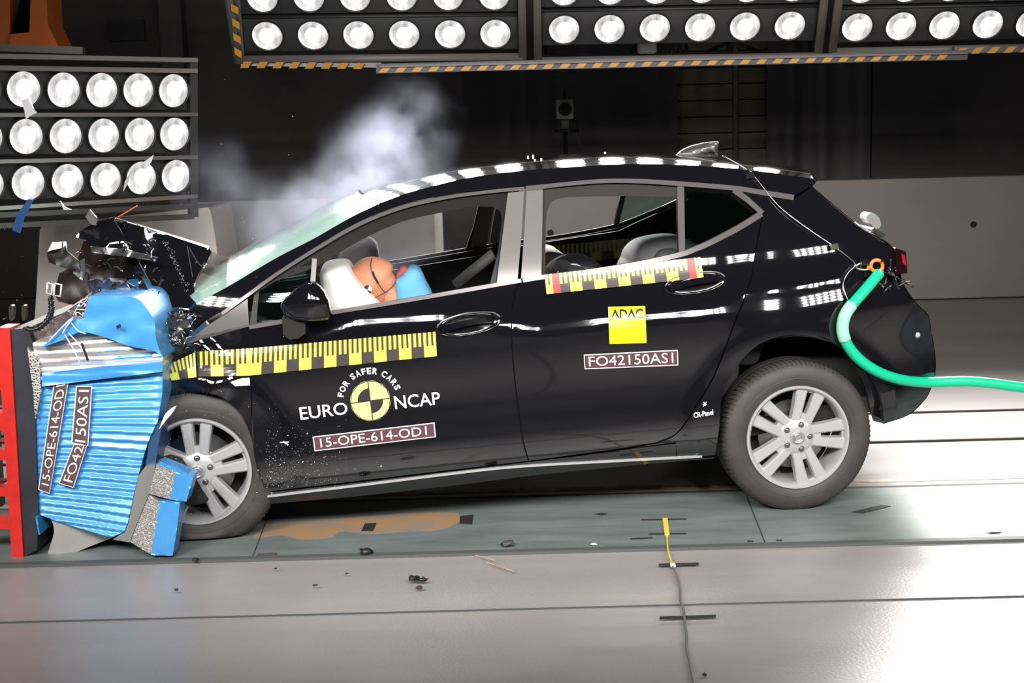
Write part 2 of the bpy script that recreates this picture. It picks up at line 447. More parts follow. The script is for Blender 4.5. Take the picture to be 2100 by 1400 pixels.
# concrete block left
def prismY(poly, Y, depth, g=0, fn=None):
    f = fn or (lambda px, py: PY(px, py, Y))
    return slab(poly, f, Vector((0, depth, 0)), g)
YBL = 9.4
poly = cr([(66, 700), (72, 640), (78, 540), (81, 480), (85, 467), (97, 460), (260, 442), (415, 426), (427, 428), (433, 440), (440, 480), (451, 563), (462, 700)], 4)
b0 = FL(66, 760); 
tag(obj('concrete_block', prismY([(60, 860)]+poly+[(470, 860)], YBL, .7), mat('pale_block', (.47, .43, .41), .6, bump=(6, .2, .01)), smooth=False), 'large pale rounded concrete block behind the crumpled hood', 'block')

# ================================================================ LAMP BANKS
def lens_mat():
    m = bpy.data.materials.new('lamp_lens'); m.use_nodes = True; nt = m.node_tree; nt.nodes.clear()
    out = nt.nodes.new('ShaderNodeOutputMaterial'); em = nt.nodes.new('ShaderNodeEmission'); tc = nt.nodes.new('ShaderNodeTexCoord')
    ln = nt.nodes.new('ShaderNodeVectorMath'); ln.operation = 'LENGTH'
    sub = nt.nodes.new('ShaderNodeVectorMath'); sub.operation = 'MULTIPLY'; sub.inputs[1].default_value = (1, 1, 0)
    nt.links.new(tc.outputs['Object'], sub.inputs[0])
    sh = nt.nodes.new('ShaderNodeVectorMath'); sh.operation = 'ADD'; sh.inputs[1].default_value = (0, -.008, 0)
    nt.links.new(sub.outputs[0], sh.inputs[0]); nt.links.new(sh.outputs[0], ln.inputs[0])
    r = nt.nodes.new('ShaderNodeMapRange'); r.inputs['From Min'].default_value = .010; r.inputs['From Max'].default_value = .055
    r.inputs['To Min'].default_value = 9.0; r.inputs['To Max'].default_value = 0.0; r.interpolation_type = 'SMOOTHSTEP'
    nt.links.new(ln.outputs['Value'], r.inputs['Value'])
    n = nt.nodes.new('ShaderNodeTexNoise'); n.inputs['Scale'].default_value = 16; n.inputs['Detail'].default_value = 3
    mp = nt.nodes.new('ShaderNodeMapping'); mp.inputs['Scale'].default_value = (1, .5, 1)
    nt.links.new(tc.outputs['Object'], mp.inputs[0]); nt.links.new(mp.outputs[0], n.inputs['Vector'])
    r2 = nt.nodes.new('ShaderNodeMapRange'); r2.inputs['From Min'].default_value = .35; r2.inputs['From Max'].default_value = .65
    r2.inputs['To Min'].default_value = .38; r2.inputs['To Max'].default_value = 1.15
    nt.links.new(n.outputs['Fac'], r2.inputs['Value'])
    ad = nt.nodes.new('ShaderNodeMath'); ad.operation = 'ADD'; nt.links.new(r.outputs[0], ad.inputs[0]); nt.links.new(r2.outputs[0], ad.inputs[1])
    em.inputs['Color'].default_value = (1, .985, .97, 1)
    nt.links.new(ad.outputs[0], em.inputs['Strength']); nt.links.new(em.outputs[0], out.inputs[0])
    return m
LENS = lens_mat()
# one lamp: housing can + chrome bezel + domed lens, beam along local -Z
def proto_meshes():
    I = Matrix.Identity(4)
    b = bmesh.new(); lathe(b, [(.0001, .13), (.055, .128), (.085, .06), (.103, .012), (.104, -.006), (.099, -.008), (.097, .004)], I, 32)
    h = bpy.data.meshes.new('lamp'); recalc(b)
    for f in b.faces: f.smooth = True
    b.to_mesh(h); b.free(); h.materials.append(RIGB)
    b = bmesh.new(); lathe(b, [(.0001, -.014), (.03, -.012), (.06, -.007), (.085, .0), (.0975, .006)], I, 32)
    l = bpy.data.meshes.new('lens'); recalc(b)
    for f in b.faces: f.smooth = True
    b.to_mesh(l); b.free(); l.materials.append(LENS)
    return h, l
LH, LL = proto_meshes()
BEAMS = {}
def beam(power, ang):
    k = (power, ang)
    if k not in BEAMS:
        s = bpy.data.lights.new('lamp_beam', 'SPOT'); s.energy = power; s.spot_size = math.radians(ang); s.spot_blend = .9; s.shadow_soft_size = .09; s.color = (1, .97, .94)
        BEAMS[k] = s
    return BEAMS[k]
def lamps_on(t, pts, n, power, ang=70, up=Vector((0, 0, 1)), scale=1.0, aim=None):
    L = Vector(t.location)
    zl = -Vector(n).normalized()               # local +Z = backwards
    yl = (up-zl*up.dot(zl)).normalized(); xl = yl.cross(zl)
    q = Matrix((xl, yl, zl)).transposed().to_quaternion()
    for p in pts:
        o = bpy.data.objects.new('lamp', LH); COL.objects.link(o); o.parent = t; o.location = Vector(p)-L; o.rotation_mode = 'QUATERNION'; o.rotation_quaternion = q; o.scale = (scale,)*3
        e = bpy.data.objects.new('lens', LL); COL.objects.link(e); e.parent = o
        if power > 0:
            s = bpy.data.objects.new('lamp_beam', beam(power, ang)); COL.objects.link(s); s.parent = o; s.location = (0, 0, -.03)
def stripes(bm, a, b, up, h, pitch=.14, lean=.05, mi=1, ofs=0.0):
    """orange slanting bars on a strip a->b, height h along up, sitting 1 mm proud"""
    a = Vector(a); b = Vector(b); d = (b-a).normalized(); L = (b-a).length; nrm = up.cross(d).normalized()
    if nrm.dot(CAM-a) < 0: nrm = -nrm
    x = ofs
    while x+pitch*.5+lean < L:
        q = [a+d*x+nrm*.002, a+d*(x+pitch*.5)+nrm*.002, a+d*(x+pitch*.5+lean)+up*h+nrm*.002, a+d*(x+lean)+up*h+nrm*.002]
        f = bm.faces.new([bm.verts.new(v) for v in q]); f.material_index = mi; f.normal_update()
        x += pitch
def back_rig(name, lampx, lampy, slope, label, xl, xr, yb, Y, tilt=28, rows=4, fr=RIGG, drawpost=(True, True), backcol=(0, 1), post_dx=(0, 0)):
    up = Vector((0, -math.sin(math.radians(tilt)), math.cos(math.radians(tilt)))); n = Vector((0, -math.cos(math.radians(tilt)), -math.sin(math.radians(tilt))))
    mid = hit(lampx[len(lampx)//2], lampy, Vector((0, Y, 0)), Vector((0, 1, 0)))
    pl = lambda px, py: hit(px, py, mid, n)
    a = pl(xl, yb); c = pl(xr, yb+slope*(xr-xl)); ax = (c-a).normalized()
    t = thing(name, label, 'lamp bank', ((a.x+c.x)/2, a.y, a.z-.3), 0, 'floodlight banks')
    pts = []
    for k, px in enumerate(lampx):
        p = pl(px, lampy+slope*(px-lampx[0]))
        for r in range(rows): pts.append(p+up*(.262*r))
    lamps_on(t, pts, n, P_BACK, 130)
    H = .262*rows+.15
    for r in range(rows):              # one sheet housing per row
        b = bmesh.new()
        z0 = -.125; cpt = a+up*((pts[0]-a).dot(up)+.262*r)
        R = Matrix((ax, -n, up)).transposed()
        wd = (c-a).length
        box(b, cpt+ax*(wd/2)-n*.07, (wd-.05, .1, .236), R, bev=.008)
        box(b, cpt+ax*(wd/2)+up*.125-n*.04, (wd-.05, .06, .012), R)
        obj('row_housing', b, RIGB, t)
    for s, p0 in ((0, a), (1, c)):
        if drawpost[s]:
            b = bmesh.new(); p = p0+ax*post_dx[s]; bar(b, p-up*.02, p+up*H, .05, .05); obj('side_post', b, fr, t)
    b = bmesh.new(); bar(b, a, c, .05, .045); obj('bottom_rail', b, fr, t)
    b = bmesh.new(); bar(b, a+up*H, c+up*H, .05, .05); obj('top_rail', b, fr, t)
    for p in (a+ax*.3, c-ax*.3):
        b = bmesh.new(); q = p+up*H; tube(b, [q, Vector((q.x, q.y, 6.5))], .012, 6); obj('hanger_rod', b, DSTEEL, t)
    return t, a, c, up, n, pl
YR = 9.4
t, a, c, up, n, pl = back_rig('lamp_bank', [548, 642, 735, 829, 923, 1016], 74, -.01, 'lamp bank over the windscreen smoke with striped tape down its left edge', 488, 1072, 122, YR)
b = bmesh.new(); p1 = pl(494, 127); p2 = pl(782, 131)
bar(b, p1, p2, .012, .05); bar(b, pl(480, -60), pl(494, 127), .05, .012)
stripes(b, pl(494, 134)+n*.035, pl(782, 137)+n*.035, up, .045, .105, .03); stripes(b, pl(480, -60)+n*.035-Vector((.03, 0, 0)), pl(494, 127)+n*.035-Vector((.03, 0, 0)), Vector((1, 0, 0)), .045, .10, .03)
face_cam(b); obj('hazard_tape', b, [BLK, HAZY], t, False)
t, a, c, up, n, pl = back_rig('lamp_bank', [1157, 1250, 1343, 1436, 1528, 1620], 61, -.018, 'middle lamp bank hanging above the car roof', 1103, 1676, 125, YR)
b = bmesh.new(); bar(b, pl(1103, 131), pl(1676, 116), .03, .03); face_cam(b); obj('lower_rail', b, RIGG, t, False)
t, a, c, up, n, pl = back_rig('lamp_bank', [1758, 1848, 1937, 2026, 2115, 2204], 56, -.022, 'right-hand lamp bank above the tailgate, cut off by the right edge', 1706, 2260, 106, YR)
# long warning bar under the banks
WA = pl(770, 150); 
b = bmesh.new(); mid = PY(1300, 135, YR); up2 = Vector((0, 0, 1))
q0 = PY(772, 141, YR-.1); q1 = PY(1982, 113, YR-.1); bar(b, q0, q1, .05, .06); bar(b, PY(780, 137, YR-.12), PY(1980, 109, YR-.12), .06, .012, mi=2)
stripes(b, PY(776, 149, YR-.13), PY(1980, 121, YR-.13), up2, .038, .105, .035)
face_cam(b)
tag(obj('warning_bar', b, [mat('bar_black', (.022, .02, .02), .5), HAZY, RIGG], smooth=False), 'long black and orange striped warning bar beneath the middle lamp bank', 'bar')
b = bmesh.new(); q0 = PY(1955, 103, YR-.02); q1 = PY(2300, 95, YR-.02); bar(b, q0, q1, .05, .045)
stripes(b, PY(1957, 111, YR-.05), PY(2300, 102, YR-.05), up2, .038, .105, .035); face_cam(b)
tag(obj('warning_bar', b, [BLK, HAZY], smooth=False), 'short striped warning bar under the right-hand lamp bank', 'bar')

# left bank, turned towards the car
phi = math.radians(42); n = Vector((math.sin(phi), -math.cos(phi), -.12)).normalized()
mid = PY(209, 185, 8.3); pl = lambda px, py: hit(px, py, mid, n)
base = pl(200, 440)
t = thing('lamp_bank', 'angled lamp bank with three rows of lamps at the left, above the barrier', 'lamp bank', (base.x, base.y, 0), 0, 'floodlight banks')
rows = [[(-35, 182), (49, 183), (131, 184.5), (209, 185), (284, 185), (356, 186)], [(-30, 282), (54, 280), (135, 279), (213, 278), (287, 276), (358, 275)], [(-27, 379), (58, 375), (139, 371), (217, 368), (290, 365), (361, 361)]]
lamps_on(t, [pl(*p) for r in rows for p in r], n, P_LEFT, 75)
for (y0, y1), hh in (((183, 186), 80), ((280, 275), 78), ((375, 361), 78)):
    b = slab([(-120, y0+1-hh/2), (391, y1-hh/2), (392, y1+hh/2), (-120, y0+hh/2)], pl, -n*.10); b.transform(Matrix.Translation(-n*.03)); obj('row_housing', b, RIGB, t, False)
for (y0, y1), r_ in (((236, 235), STEEL), ((331, 322), STEEL), ((426, 402), STEEL), ((116, 124), RIGG), ((140, 146), RIGG)):
    b = bmesh.new(); bar(b, pl(-120, y0-(y1-y0)*.3), pl(398, y1), .09, .022 if r_ is STEEL else .026, up=Vector((0, 0, 1))); obj('rail', b, mat('rail_alloy', (.30, .27, .26), .3, metal=.9) if r_ is STEEL else RIGG, t, False)
b = bmesh.new(); bar(b, pl(394, 124), pl(396, 444), .05, .045); obj('side_post', b, RIGB, t, False)
b = bmesh.new(); p = pl(-80, 124); bar(b, p, Vector((p.x, p.y, 0)), .05, .045); obj('side_post', b, RIGB, t, False)
for yy in (440, 462):
    b = bmesh.new(); bar(b, pl(-120, yy+6), pl(394, yy-18), .05, .03); obj('rail', b, DSTEEL, t, False)
b = bmesh.new(); bar(b, PY(-60, 96, 9.2), PY(172, 104, 9.2), .06, .045)
bar(b, PY(-60, 96, 9.2), PY(-60, -60, 9.2), .05, .05)
tag(obj('frame_rail', b, RIGG, smooth=False), 'grey frame rail between the orange crane and the left lamp bank', 'rail')
# orange machine top-left
t = thing('gantry_crane', 'dim orange gantry crane part in the top left corner', 'crane', PY(50, 95, 10.5))
b = prismY([(-80, 0-80), (18, -80), (22, 95), (-80, 98)], 10.5, .3); obj('mast', b, ORANGE, t, False)
b = prismY([(66, -80), (92, -80), (98, 50), (120, 95), (18, 96), (22, 70), (60, 66)], 10.45, .35); obj('hook_arm', b, ORANGE, t, False)
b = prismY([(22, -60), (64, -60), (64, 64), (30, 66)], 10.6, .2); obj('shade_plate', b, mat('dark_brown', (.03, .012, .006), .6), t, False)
b = prismY([(222, 44), (294, 40), (297, 82), (224, 84)], YC-.1, .06); tag(obj('dark_panel', b, mat('panel_dark', (.012, .02, .024), .4), smooth=False), 'small dark panel on the curtain above the left lamp bank', 'panel')
p = PY(355, 60, YC-.3); b = bmesh.new(); box(b, (p.x, p.y, 3.2), (.22, .22, 6.4)); tag(obj('steel_column', b, mat('column', (.055, .05, .05), .7), smooth=False), 'dark steel column behind the right end of the left lamp bank', 'column')

# banks on the camera side, above and behind the photographer
for i, (X, Y, Z, yaw) in enumerate(((-2.9, 1.6, 3.3, -22), (-.3, .9, 3.5, -4), (2.2, .9, 3.5, 10), (4.6, 1.9, 3.3, 30))):
    e = math.radians(yaw); tl = math.radians(23)
    n = Vector((-math.sin(e)*math.cos(tl), math.cos(e)*math.cos(tl), -math.sin(tl))); ax = Vector((math.cos(e), math.sin(e), 0)); up = n.cross(ax)*-1
    if up.z < 0: up = -up
    t = thing('lamp_bank', 'lamp bank on the camera side of the track', 'lamp bank', (X, Y, Z-.8), 0, 'floodlight banks')
    c0 = Vector((X, Y, Z)); pts = [c0+ax*((k-2.5)*.30)+up*((r-1.5)*.27) for k in range(6) for r in range(4)]
    lamps_on(t, pts, n, P_FRONT*(.5 if X > 4 else 1), 66)
    R = Matrix((ax, n, up)).transposed()
    b = bmesh.new(); box(b, c0-n*.1, (1.85, .1, 1.1), R, bev=.01); obj('row_housing', b, RIGB, t)
    b = bmesh.new(); q = c0+up*.55; tube(b, [q, Vector((q.x, q.y, 6.5))], .015, 6); obj('hanger_rod', b, DSTEEL, t)

# tripod camera in the background
Yt = YB-.6+1.4
t = thing('studio_camera', 'boxed camera on a tripod in front of the dark curtain', 'camera', (PY(1158, 300, Yt).x, Yt, 0))
p = PY(1158, 224, Yt); b = bmesh.new(); box(b, p, (.165, .12, .185), bev=.012); obj('camera_body', b, mat('camera_grey', (.22, .21, .2), .5), t)
b = bmesh.new(); lathe(b, [(.001, 0), (.06, 0), (.062, .03), (.05, .035), (.001, .02)], Matrix.Translation(p+Vector((0, -.06, 0))) @ Matrix.Rotation(PI/2, 4, 'X'), 24); obj('lens_hood', b, MATT, t)
b = bmesh.new(); box(b, p+Vector((0, 0, .12)), (.035, .04, .07)); box(b, p+Vector((0, 0, .17)), (.015, .02, .06)); obj('antenna', b, MATT, t)
b = bmesh.new(); box(b, p+Vector((0, 0, -.14)), (.09, .1, .1), bev=.01); box(b, p+Vector((.01, 0, -.20)), (.24, .06, .025)); obj('tripod_head', b, DARK, t)
b = bmesh.new(); tube(b, [p+Vector((0, 0, -.18)), Vector((p.x, p.y, .8))], .022, 8); obj('centre_column', b, DARK, t)
for k in range(3):
    an = k*2.1+.4; b = bmesh.new(); tube(b, [Vector((p.x, p.y, 1.1)), Vector((p.x+.45*math.cos(an), p.y+.45*math.sin(an), 0.012))], .016, 6); obj('leg', b, DARK, t)
b = bmesh.new(); tube(b, [p+Vector((.1, 0, -.1)), p+Vector((.13, 0, -.25)), p+Vector((.14, 0, -.6))], .008, 6); obj('cable', b, DARK, t)
# small white projector and clips seen beneath the middle bank
t = thing('overhead_spotlight', 'small white spotlight seen under the middle lamp bank', 'spotlight', PY(1325, 108, 10.6))
p = PY(1325, 98, 10.6); b = bmesh.new(); box(b, p, (.14, .2, .09), bev=.02); box(b, p-Vector((0, 0, .045)), (.03, .03, .04)); obj('lamp_head', b, mat('offwhite', (.35, .35, .35), .5), t)
b = bmesh.new(); tube(b, [p+Vector((-.05, 0, -.02)), p+Vector((-.05, -.05, -.03))], .06, 16); obj('hood_ring', b, MATT, t)
tr_ = thing('overhead_rail', 'thin black rail behind the middle lamp bank carrying clamps and a spotlight', 'rail', PY(1390, 114, 10.6))
b = bmesh.new(); bar(b, PY(1090, 118, 10.6), PY(1690, 110, 10.6), .06, .035); obj('rail_bar', b, MATT, tr_, False)
for px in (1120, 1660):
    q = PY(px, 114, 10.6); b = bmesh.new(); tube(b, [q, Vector((q.x, q.y, 6.5))], .012, 6); obj('hanger_rod', b, DSTEEL, tr_)
for p0, p1 in (((1440, 111), (1500, 84)), ((1500, 84), (1560, 108)), ((1492, 84), (1498, 110))):
    b = bmesh.new(); bar(b, PY(*p0, 10.7), PY(*p1, 10.7), .02, .03); obj('brace', b, DARK, tr_, False)
for k, px in enumerate((1360, 1378, 1394, 1408)):
    p = PY(px, 106, 10.6); b = bmesh.new(); box(b, p, (.03, .04, .055), bev=.006); box(b, p+Vector((0, 0, .03)), (.012, .02, .05))
    tag(obj('cable_clamp', b, DSTEEL), 'small dark clamp in the row under the middle lamp bank', 'clamp', 'clamps in a row under the middle lamp bank')

# ================================================================ CAR
car = thing('crashed_car', 'black hatchback with a crushed front, nose against the blue barrier', 'car', CO, ALPHA)
def panel(name, poly, m_=PAINT, off=0, th_=.012, g=9, parent=None, mirror=True, shrink=1.4, label=None, surf=None):
    po = offset_poly(poly, shrink) if shrink else poly
    b = slab(po, surf or (lambda px, py: PS(px, py, off)), AY*th_, g)
    mb = mirrored(b) if mirror else None
    o = obj(name, b, m_, parent or car, label=label)
    o2 = None
    if mb is not None: o2 = obj(name, mb, m_, parent or car)
    return o, o2
# --- key curves (photo pixels, near side)
SHUT1 = cr([(1068, 574), (1056, 603), (1050, 640), (1049, 690), (1053, 751), (1062, 830), (1072, 900), (1084, 946)], 3)
DFRONT = cr([(511, 667), (514, 720), (515, 800), (519, 900), (529, 962), (547, 1009)], 3)
REARCUT = cr([(1564, 444), (1557, 474), (1546, 539), (1539, 574), (1525, 617), (1507, 660), (1486, 717), (1462, 775), (1431, 827), (1402, 872), (1380, 894), (1345, 908)], 3)
BELT1 = cr([(511, 667), (571, 658), (680, 640), (766, 626), (880, 607), (1017, 583), (1068, 574)], 3)
BELT2 = cr([(1068, 574), (1114, 567), (1200, 557), (1297, 542), (1391, 522), (1430, 510), (1460, 498), (1517, 467), (1564, 437)], 3)
fdoor, fdoor2 = panel('front_door', BELT1+SHUT1[1:]+DFRONT[::-1][:-1])
rdoor, rdoor2 = panel('rear_door', BELT2+REARCUT[1:]+[(1290, 918)]+SHUT1[::-1][:-1])
fdoor['label'] = 'near front door'; rdoor['label'] = 'near rear door'
ARCH = cr([(1470, 920), (1477, 870), (1479, 837), (1484, 808), (1500, 772), (1523, 738), (1550, 712), (1579, 697), (1621, 687), (1668, 687), (1704, 699), (1736, 724), (1750, 748)], 3)
quarter, _ = panel('rear_quarter', REARCUT+[(1300, 918), (1385, 908), (1388, 940), (1468, 934)]+ARCH+[(1730, 690), (1722, 640), (1735, 602), (1760, 577), (1800, 556), (1834, 560), (1842, 515), (1829, 507), (1757, 461), (1664, 383), (1645, 395), (1631, 405), (1512, 388)])
bumper, _ = panel('rear_bumper', [(1750, 748)]+cr([(1750, 748), (1765, 775), (1778, 810), (1784, 840), (1791, 864)], 3)[1:]+cr([(1811, 869), (1863, 851), (1894, 823), (1907, 803), (1918, 769), (1918, 724), (1910, 680), (1904, 646), (1882, 624), (1861, 596), (1850, 576)], 3)+[(1802, 572), (1764, 579), (1738, 604), (1725, 640), (1733, 690)])
rocker, _ = panel('side_sill', [(547, 1009), (700, 992), (900, 968), (1084, 946), (1200, 932), (1300, 918), (1388, 908), (1388, 940), (1465, 936), (1466, 941), (1300, 955), (1100, 975), (930, 997), (740, 1018), (556, 1034)], g=12)
# pale strip along the sill, standing in for the floor's reflection
b = slab(strip_poly(cr([(548, 1018), (738, 995), (929, 971), (1060, 957), (1250, 946), (1440, 936)], 5), 2.2), lambda px, py: PS(px, py, -.012), AY*.012, 20)
obj('sill_glint', b, mat('painted_sill_glint', (.75, .74, .74), .2, metal=.6), car)
fnoise = lambda px, py: .03*noise.noise(Vector((px*.022, py*.022, 1)))*sm01(515, 430, px)
fender, _ = panel('front_wing', [(511, 668), (470, 679), (430, 690), (395, 700), (368, 708), (348, 722), (338, 745), (334, 800), (338, 832)]+cr([(352, 822), (400, 806), (450, 814), (490, 846), (515, 900), (527, 960), (545, 1009)], 4)+DFRONT[::-1][1:-1],
                  surf=lambda px, py: PS(px, py, fnoise(px, py)))
# black under-structure behind panel gaps
b = slab([(515, 680), (1560, 450), (1800, 560), (1835, 600), (1720, 700), (1640, 680), (1560, 700), (1500, 750), (1460, 920), (1000, 970), (560, 1015), (530, 960), (515, 850)], lambda px, py: PS(px, py, .045), AY*.01, 30)
# keep below the belt line
bb = bmesh.new(); bb.free(); b.free()
under = BELT1+BELT2[1:]+[(1700, 520), (1780, 560), (1725, 640), (1700, 690)]+ARCH[::-1][6:]+[(1465, 936), (1300, 950), (1000, 982), (700, 1018), (556, 1028), (530, 970), (505, 880), (480, 800), (430, 770), (400, 720)]
panel('door_inner_panel', under, MATT, off=.03, th_=.02, g=40, shrink=3)
# roof rail / A pillar body band
TOPEDGE = cr([(403, 622), (440, 602), (480, 580), (566, 529), (640, 491), (680, 468), (730, 440), (780, 416), (828, 398), (863, 388), (946, 367), (1020, 356), (1093, 348), (1211, 340), (1300, 336), (1400, 338), (1489, 344), (1539, 349), (1579, 354), (1668, 366)], 4)
STRIPTOP = cr([(452, 640), (509, 600), (523, 589), (566, 558), (651, 504), (737, 455), (823, 421), (909, 401), (994, 389), (1077, 381), (1220, 367), (1300, 366), (1374, 370), (1500, 380), (1631, 401)], 4)
panel('roof_rail', TOPEDGE+[(1664, 380), (1645, 393)]+STRIPTOP[::-1]+[(420, 660), (385, 690), (376, 700), (385, 640)], shrink=.5, g=16)
# bright window surround, lower and upper
low = cr([(511, 671), (571, 661), (680, 641), (766, 627), (880, 608), (1017, 584), (1069, 575)], 4)
b = slab(strip_poly(low, 4), lambda px, py: PS(px, py, -.006), AY*.02, 30); mb = mirrored(b); s1 = obj('window_strip', b, TRIM, fdoor); obj('window_strip', mb, TRIM, fdoor2)
low = cr([(1072, 575), (1114, 568), (1200, 558), (1297, 543), (1391, 523), (1425, 511), (1460, 496), (1517, 466), (1562, 438)], 4)
b = slab(strip_poly(low, 4.2, 6), lambda px, py: PS(px, py, -.006), AY*.02, 30); mb = mirrored(b); obj('window_strip', b, TRIM, rdoor); obj('window_strip', mb, TRIM, rdoor2)
upc = cr([(455, 643), (509, 604), (523, 594), (566, 563), (651, 509), (737, 460), (823, 426), (909, 406), (994, 394), (1075, 386)], 4)
b = slab(strip_poly(upc, 3.4), lambda px, py: PS(px, py, -.008), AY*.02, 30); mb = mirrored(b); obj('window_strip', b, TRIM, fdoor); obj('window_strip', mb, TRIM, fdoor2)
upc = cr([(1079, 385.5), (1220, 372), (1300, 371), (1374, 375), (1500, 385), (1560, 394), (1628, 405)], 4)
b = slab(strip_poly(upc, 4, 5.5), lambda px, py: PS(px, py, -.008), AY*.02, 30); mb = mirrored(b); obj('window_strip', b, TRIM, rdoor); obj('window_strip', mb, TRIM, rdoor2)
b = slab(strip_poly([(1506, 389), (1535, 411), (1564, 437)], 6, 5), lambda px, py: PS(px, py, -.007), AY*.02, 30); mb = mirrored(b); obj('window_strip', b, TRIM, rdoor); obj('window_strip', mb, TRIM, rdoor2)
# B pillar films
panel('pillar_trim', [(1041, 395), (1075, 391), (1071, 470), (1062, 574), (1018, 581)], PILLAR, off=-.004, parent=None, shrink=.6, g=20)
panel('pillar_trim', [(1079, 391), (1114, 388), (1113, 460), (1111, 565), (1068, 571), (1075, 470)], PILLAR, off=-.004, shrink=.6, g=20)
# window frame rings (seal)
def ring(name, outer, inner, m_, parent, off, th_=.03, g=0):
    """band between two closed loops of equal count"""
    b = bmesh.new(); n_ = len(outer)
    V = [[b.verts.new(PS(*p, off)), b.verts.new(PS(*q, off)), b.verts.new(PS(*q, off)+AY*th_), b.verts.new(PS(*p, off)+AY*th_)] for p, q in zip(outer, inner)]
    for i in range(n_):
        A = V[i]; B = V[(i+1) % n_]
        for k in range(4): b.faces.new((A[k], A[(k+1) % 4], B[(k+1) % 4], B[k]))
    recalc(b); mb = mirrored(b)
    return obj(name, b, m_, parent[0], False), obj(name, mb, m_, parent[1], False)
def resample(loop, n_):
    P = [Vector(p[:2]) for p in loop]; L = [0]
    for i in range(len(P)): L.append(L[-1]+(P[(i+1) % len(P)]-P[i]).length)
    out = []
    for k in range(n_):
        s = L[-1]*k/n_; i = max(j for j in range(len(P)) if L[j] <= s)
        out.append(tuple(P[i].lerp(P[(i+1) % len(P)], (s-L[i])/max(1e-6, L[i+1]-L[i]))))
    return out
def ring_auto(name, outer, inner, m_, parent, off, th_=.03):
    o = resample(outer, 160)
    I = resample(inner, 640); used = []
    j0 = min(range(640), key=lambda j: (Vector(I[j])-Vector(o[0])).length)
    inn = []; cur = j0
    for p in o:
        best = min(range(cur, min(cur+24, j0+640)), key=lambda j: (Vector(I[j % 640])-Vector(p)).length); cur = best
        inn.append(I[best % 640])
    return ring(name, o, inn, m_, parent, off, th_)
F_OUT = [(527, 592)]+upc[:0]+cr([(566, 566), (651, 512), (737, 463), (823, 429), (909, 409), (994, 397), (1041, 393)], 4)+[(1018, 579), (880, 603), (766, 622), (680, 636), (571, 654), (516, 664)]
F_IN = cr([(651, 551), (700, 516), (766, 480), (823, 457), (909, 437), (980, 424), (1012, 424), (1025, 432), (1029, 450)], 4)+cr([(1029, 455), (1022, 517), (1012, 572)], 3)+[(1002, 576), (880, 598), (766, 615), (650, 634), (640, 600)]
tri = [(533, 596), (640, 533), (634, 577), (620, 640), (528, 657)]
# upper frame band only (front door): from strip down to the opening
top_o = cr([(523, 594), (566, 566), (651, 512), (737, 463), (823, 429), (909, 409), (994, 397), (1041, 393)], 4)
top_i = cr([(530, 598), (575, 572), (651, 545), (737, 494), (823, 455), (909, 435), (970, 424), (1010, 424)], 4)
panel('window_frame', top_o+[(1041, 393), (1017, 580), (1006, 580), (1022, 517), (1030, 450), (1026, 433), (1010, 424)]+top_i[::-1][1:], SEAL, off=.012, th_=.03, shrink=0, g=24, parent=None)
panel('window_frame', strip_poly([(645, 530), (637, 640)], 5, 5), TRIM, off=.004, th_=.03, shrink=0, g=0)
panel('window_frame', [(512, 664), (523, 592), (531, 594), (526, 662)], SEAL, off=.008, th_=.03, shrink=0, g=0)
panel('window_frame', cr([(1114, 388), (1220, 377), (1300, 376), (1390, 380)], 4)+cr([(1390, 404), (1297, 402), (1203, 403), (1150, 406), (1128, 418), (1120, 450), (1119, 500), (1117, 562)], 4)+[(1112, 564)], mat('brown_headliner_trim', (.03, .026, .024), .8, spec=.2), off=.014, th_=.03, shrink=0, g=24)
panel('window_frame', [(1389, 380), (1403, 381), (1405, 512), (1392, 520)], TRIM, off=-.002, th_=.03, shrink=0, g=0)
panel('quarter_glass', [(1403, 384), (1500, 390), (1546, 434), (1484, 478), (1403, 512)], GLASS, off=.012, th_=.004, shrink=0, g=30, label='small fixed rear side glass')
panel('quarter_glass', [(530, 597), (641, 531), (636, 577), (630, 642), (526, 660)], GLASS, off=.012, th_=.004, shrink=0, g=30, label='small triangular front side glass')
panel('cowl_trim', [(508, 612), (511, 666), (440, 682), (394, 692), (430, 664), (470, 638)], mat('satin_black', (.10, .095, .095), .35, metal=.2), off=.0, shrink=.5, g=20)

# --- lofts across the car
def loft(name, near, m_, bul_up=.0, bul_fwd=.0, n_=16, off=0, label=None, flip=False, th_=.012, yedge=None, bulf=None):
    b = bmesh.new(); rows = []
    for i, p in enumerate(near):
        a = CMI @ (PS(*p, off)); rows.append([])
        for k in range(n_+1):
            t_ = k/n_; e = 1-(2*t_-1)**2; e2 = 1-abs(2*t_-1)**3.0
            bu, bf = (bul_up, bul_fwd) if bulf is None else bulf(i/(len(near)-1))
            x = a.x+bf*e2; z = a.z+bu*e2; y = a.y+(WID-2*a.y)*t_
            rows[-1].append(b.verts.new(CM @ Vector((x, y, z))))
    for r1, r2 in zip(rows, rows[1:]):
        for k in range(n_): b.faces.new((r1[k], r1[k+1], r2[k+1], r2[k]))
    recalc(b)
    up_ = sum((f.normal for f in b.faces), Vector())
    if (up_.z < 0) != flip: bmesh.ops.reverse_faces(b, faces=b.faces[:])
    return obj(name, b, m_, car, label=label)
ws = cr([(403, 622), (440, 602), (480, 580), (566, 529), (640, 491), (680, 468), (730, 440), (780, 416)], 4)
loft('windscreen', ws, WSCREEN, .03, -.10)
rf = cr([(780, 416), (828, 398), (863, 388), (946, 367), (1020, 356), (1093, 348), (1211, 340), (1300, 336), (1400, 338), (1489, 344), (1539, 349), (1579, 354), (1668, 366)], 4)
loft('roof', rf, PAINT, bulf=lambda s: (.035, -.09*(1-sm01(0, .35, s))+.05*sm01(.8, 1, s)))
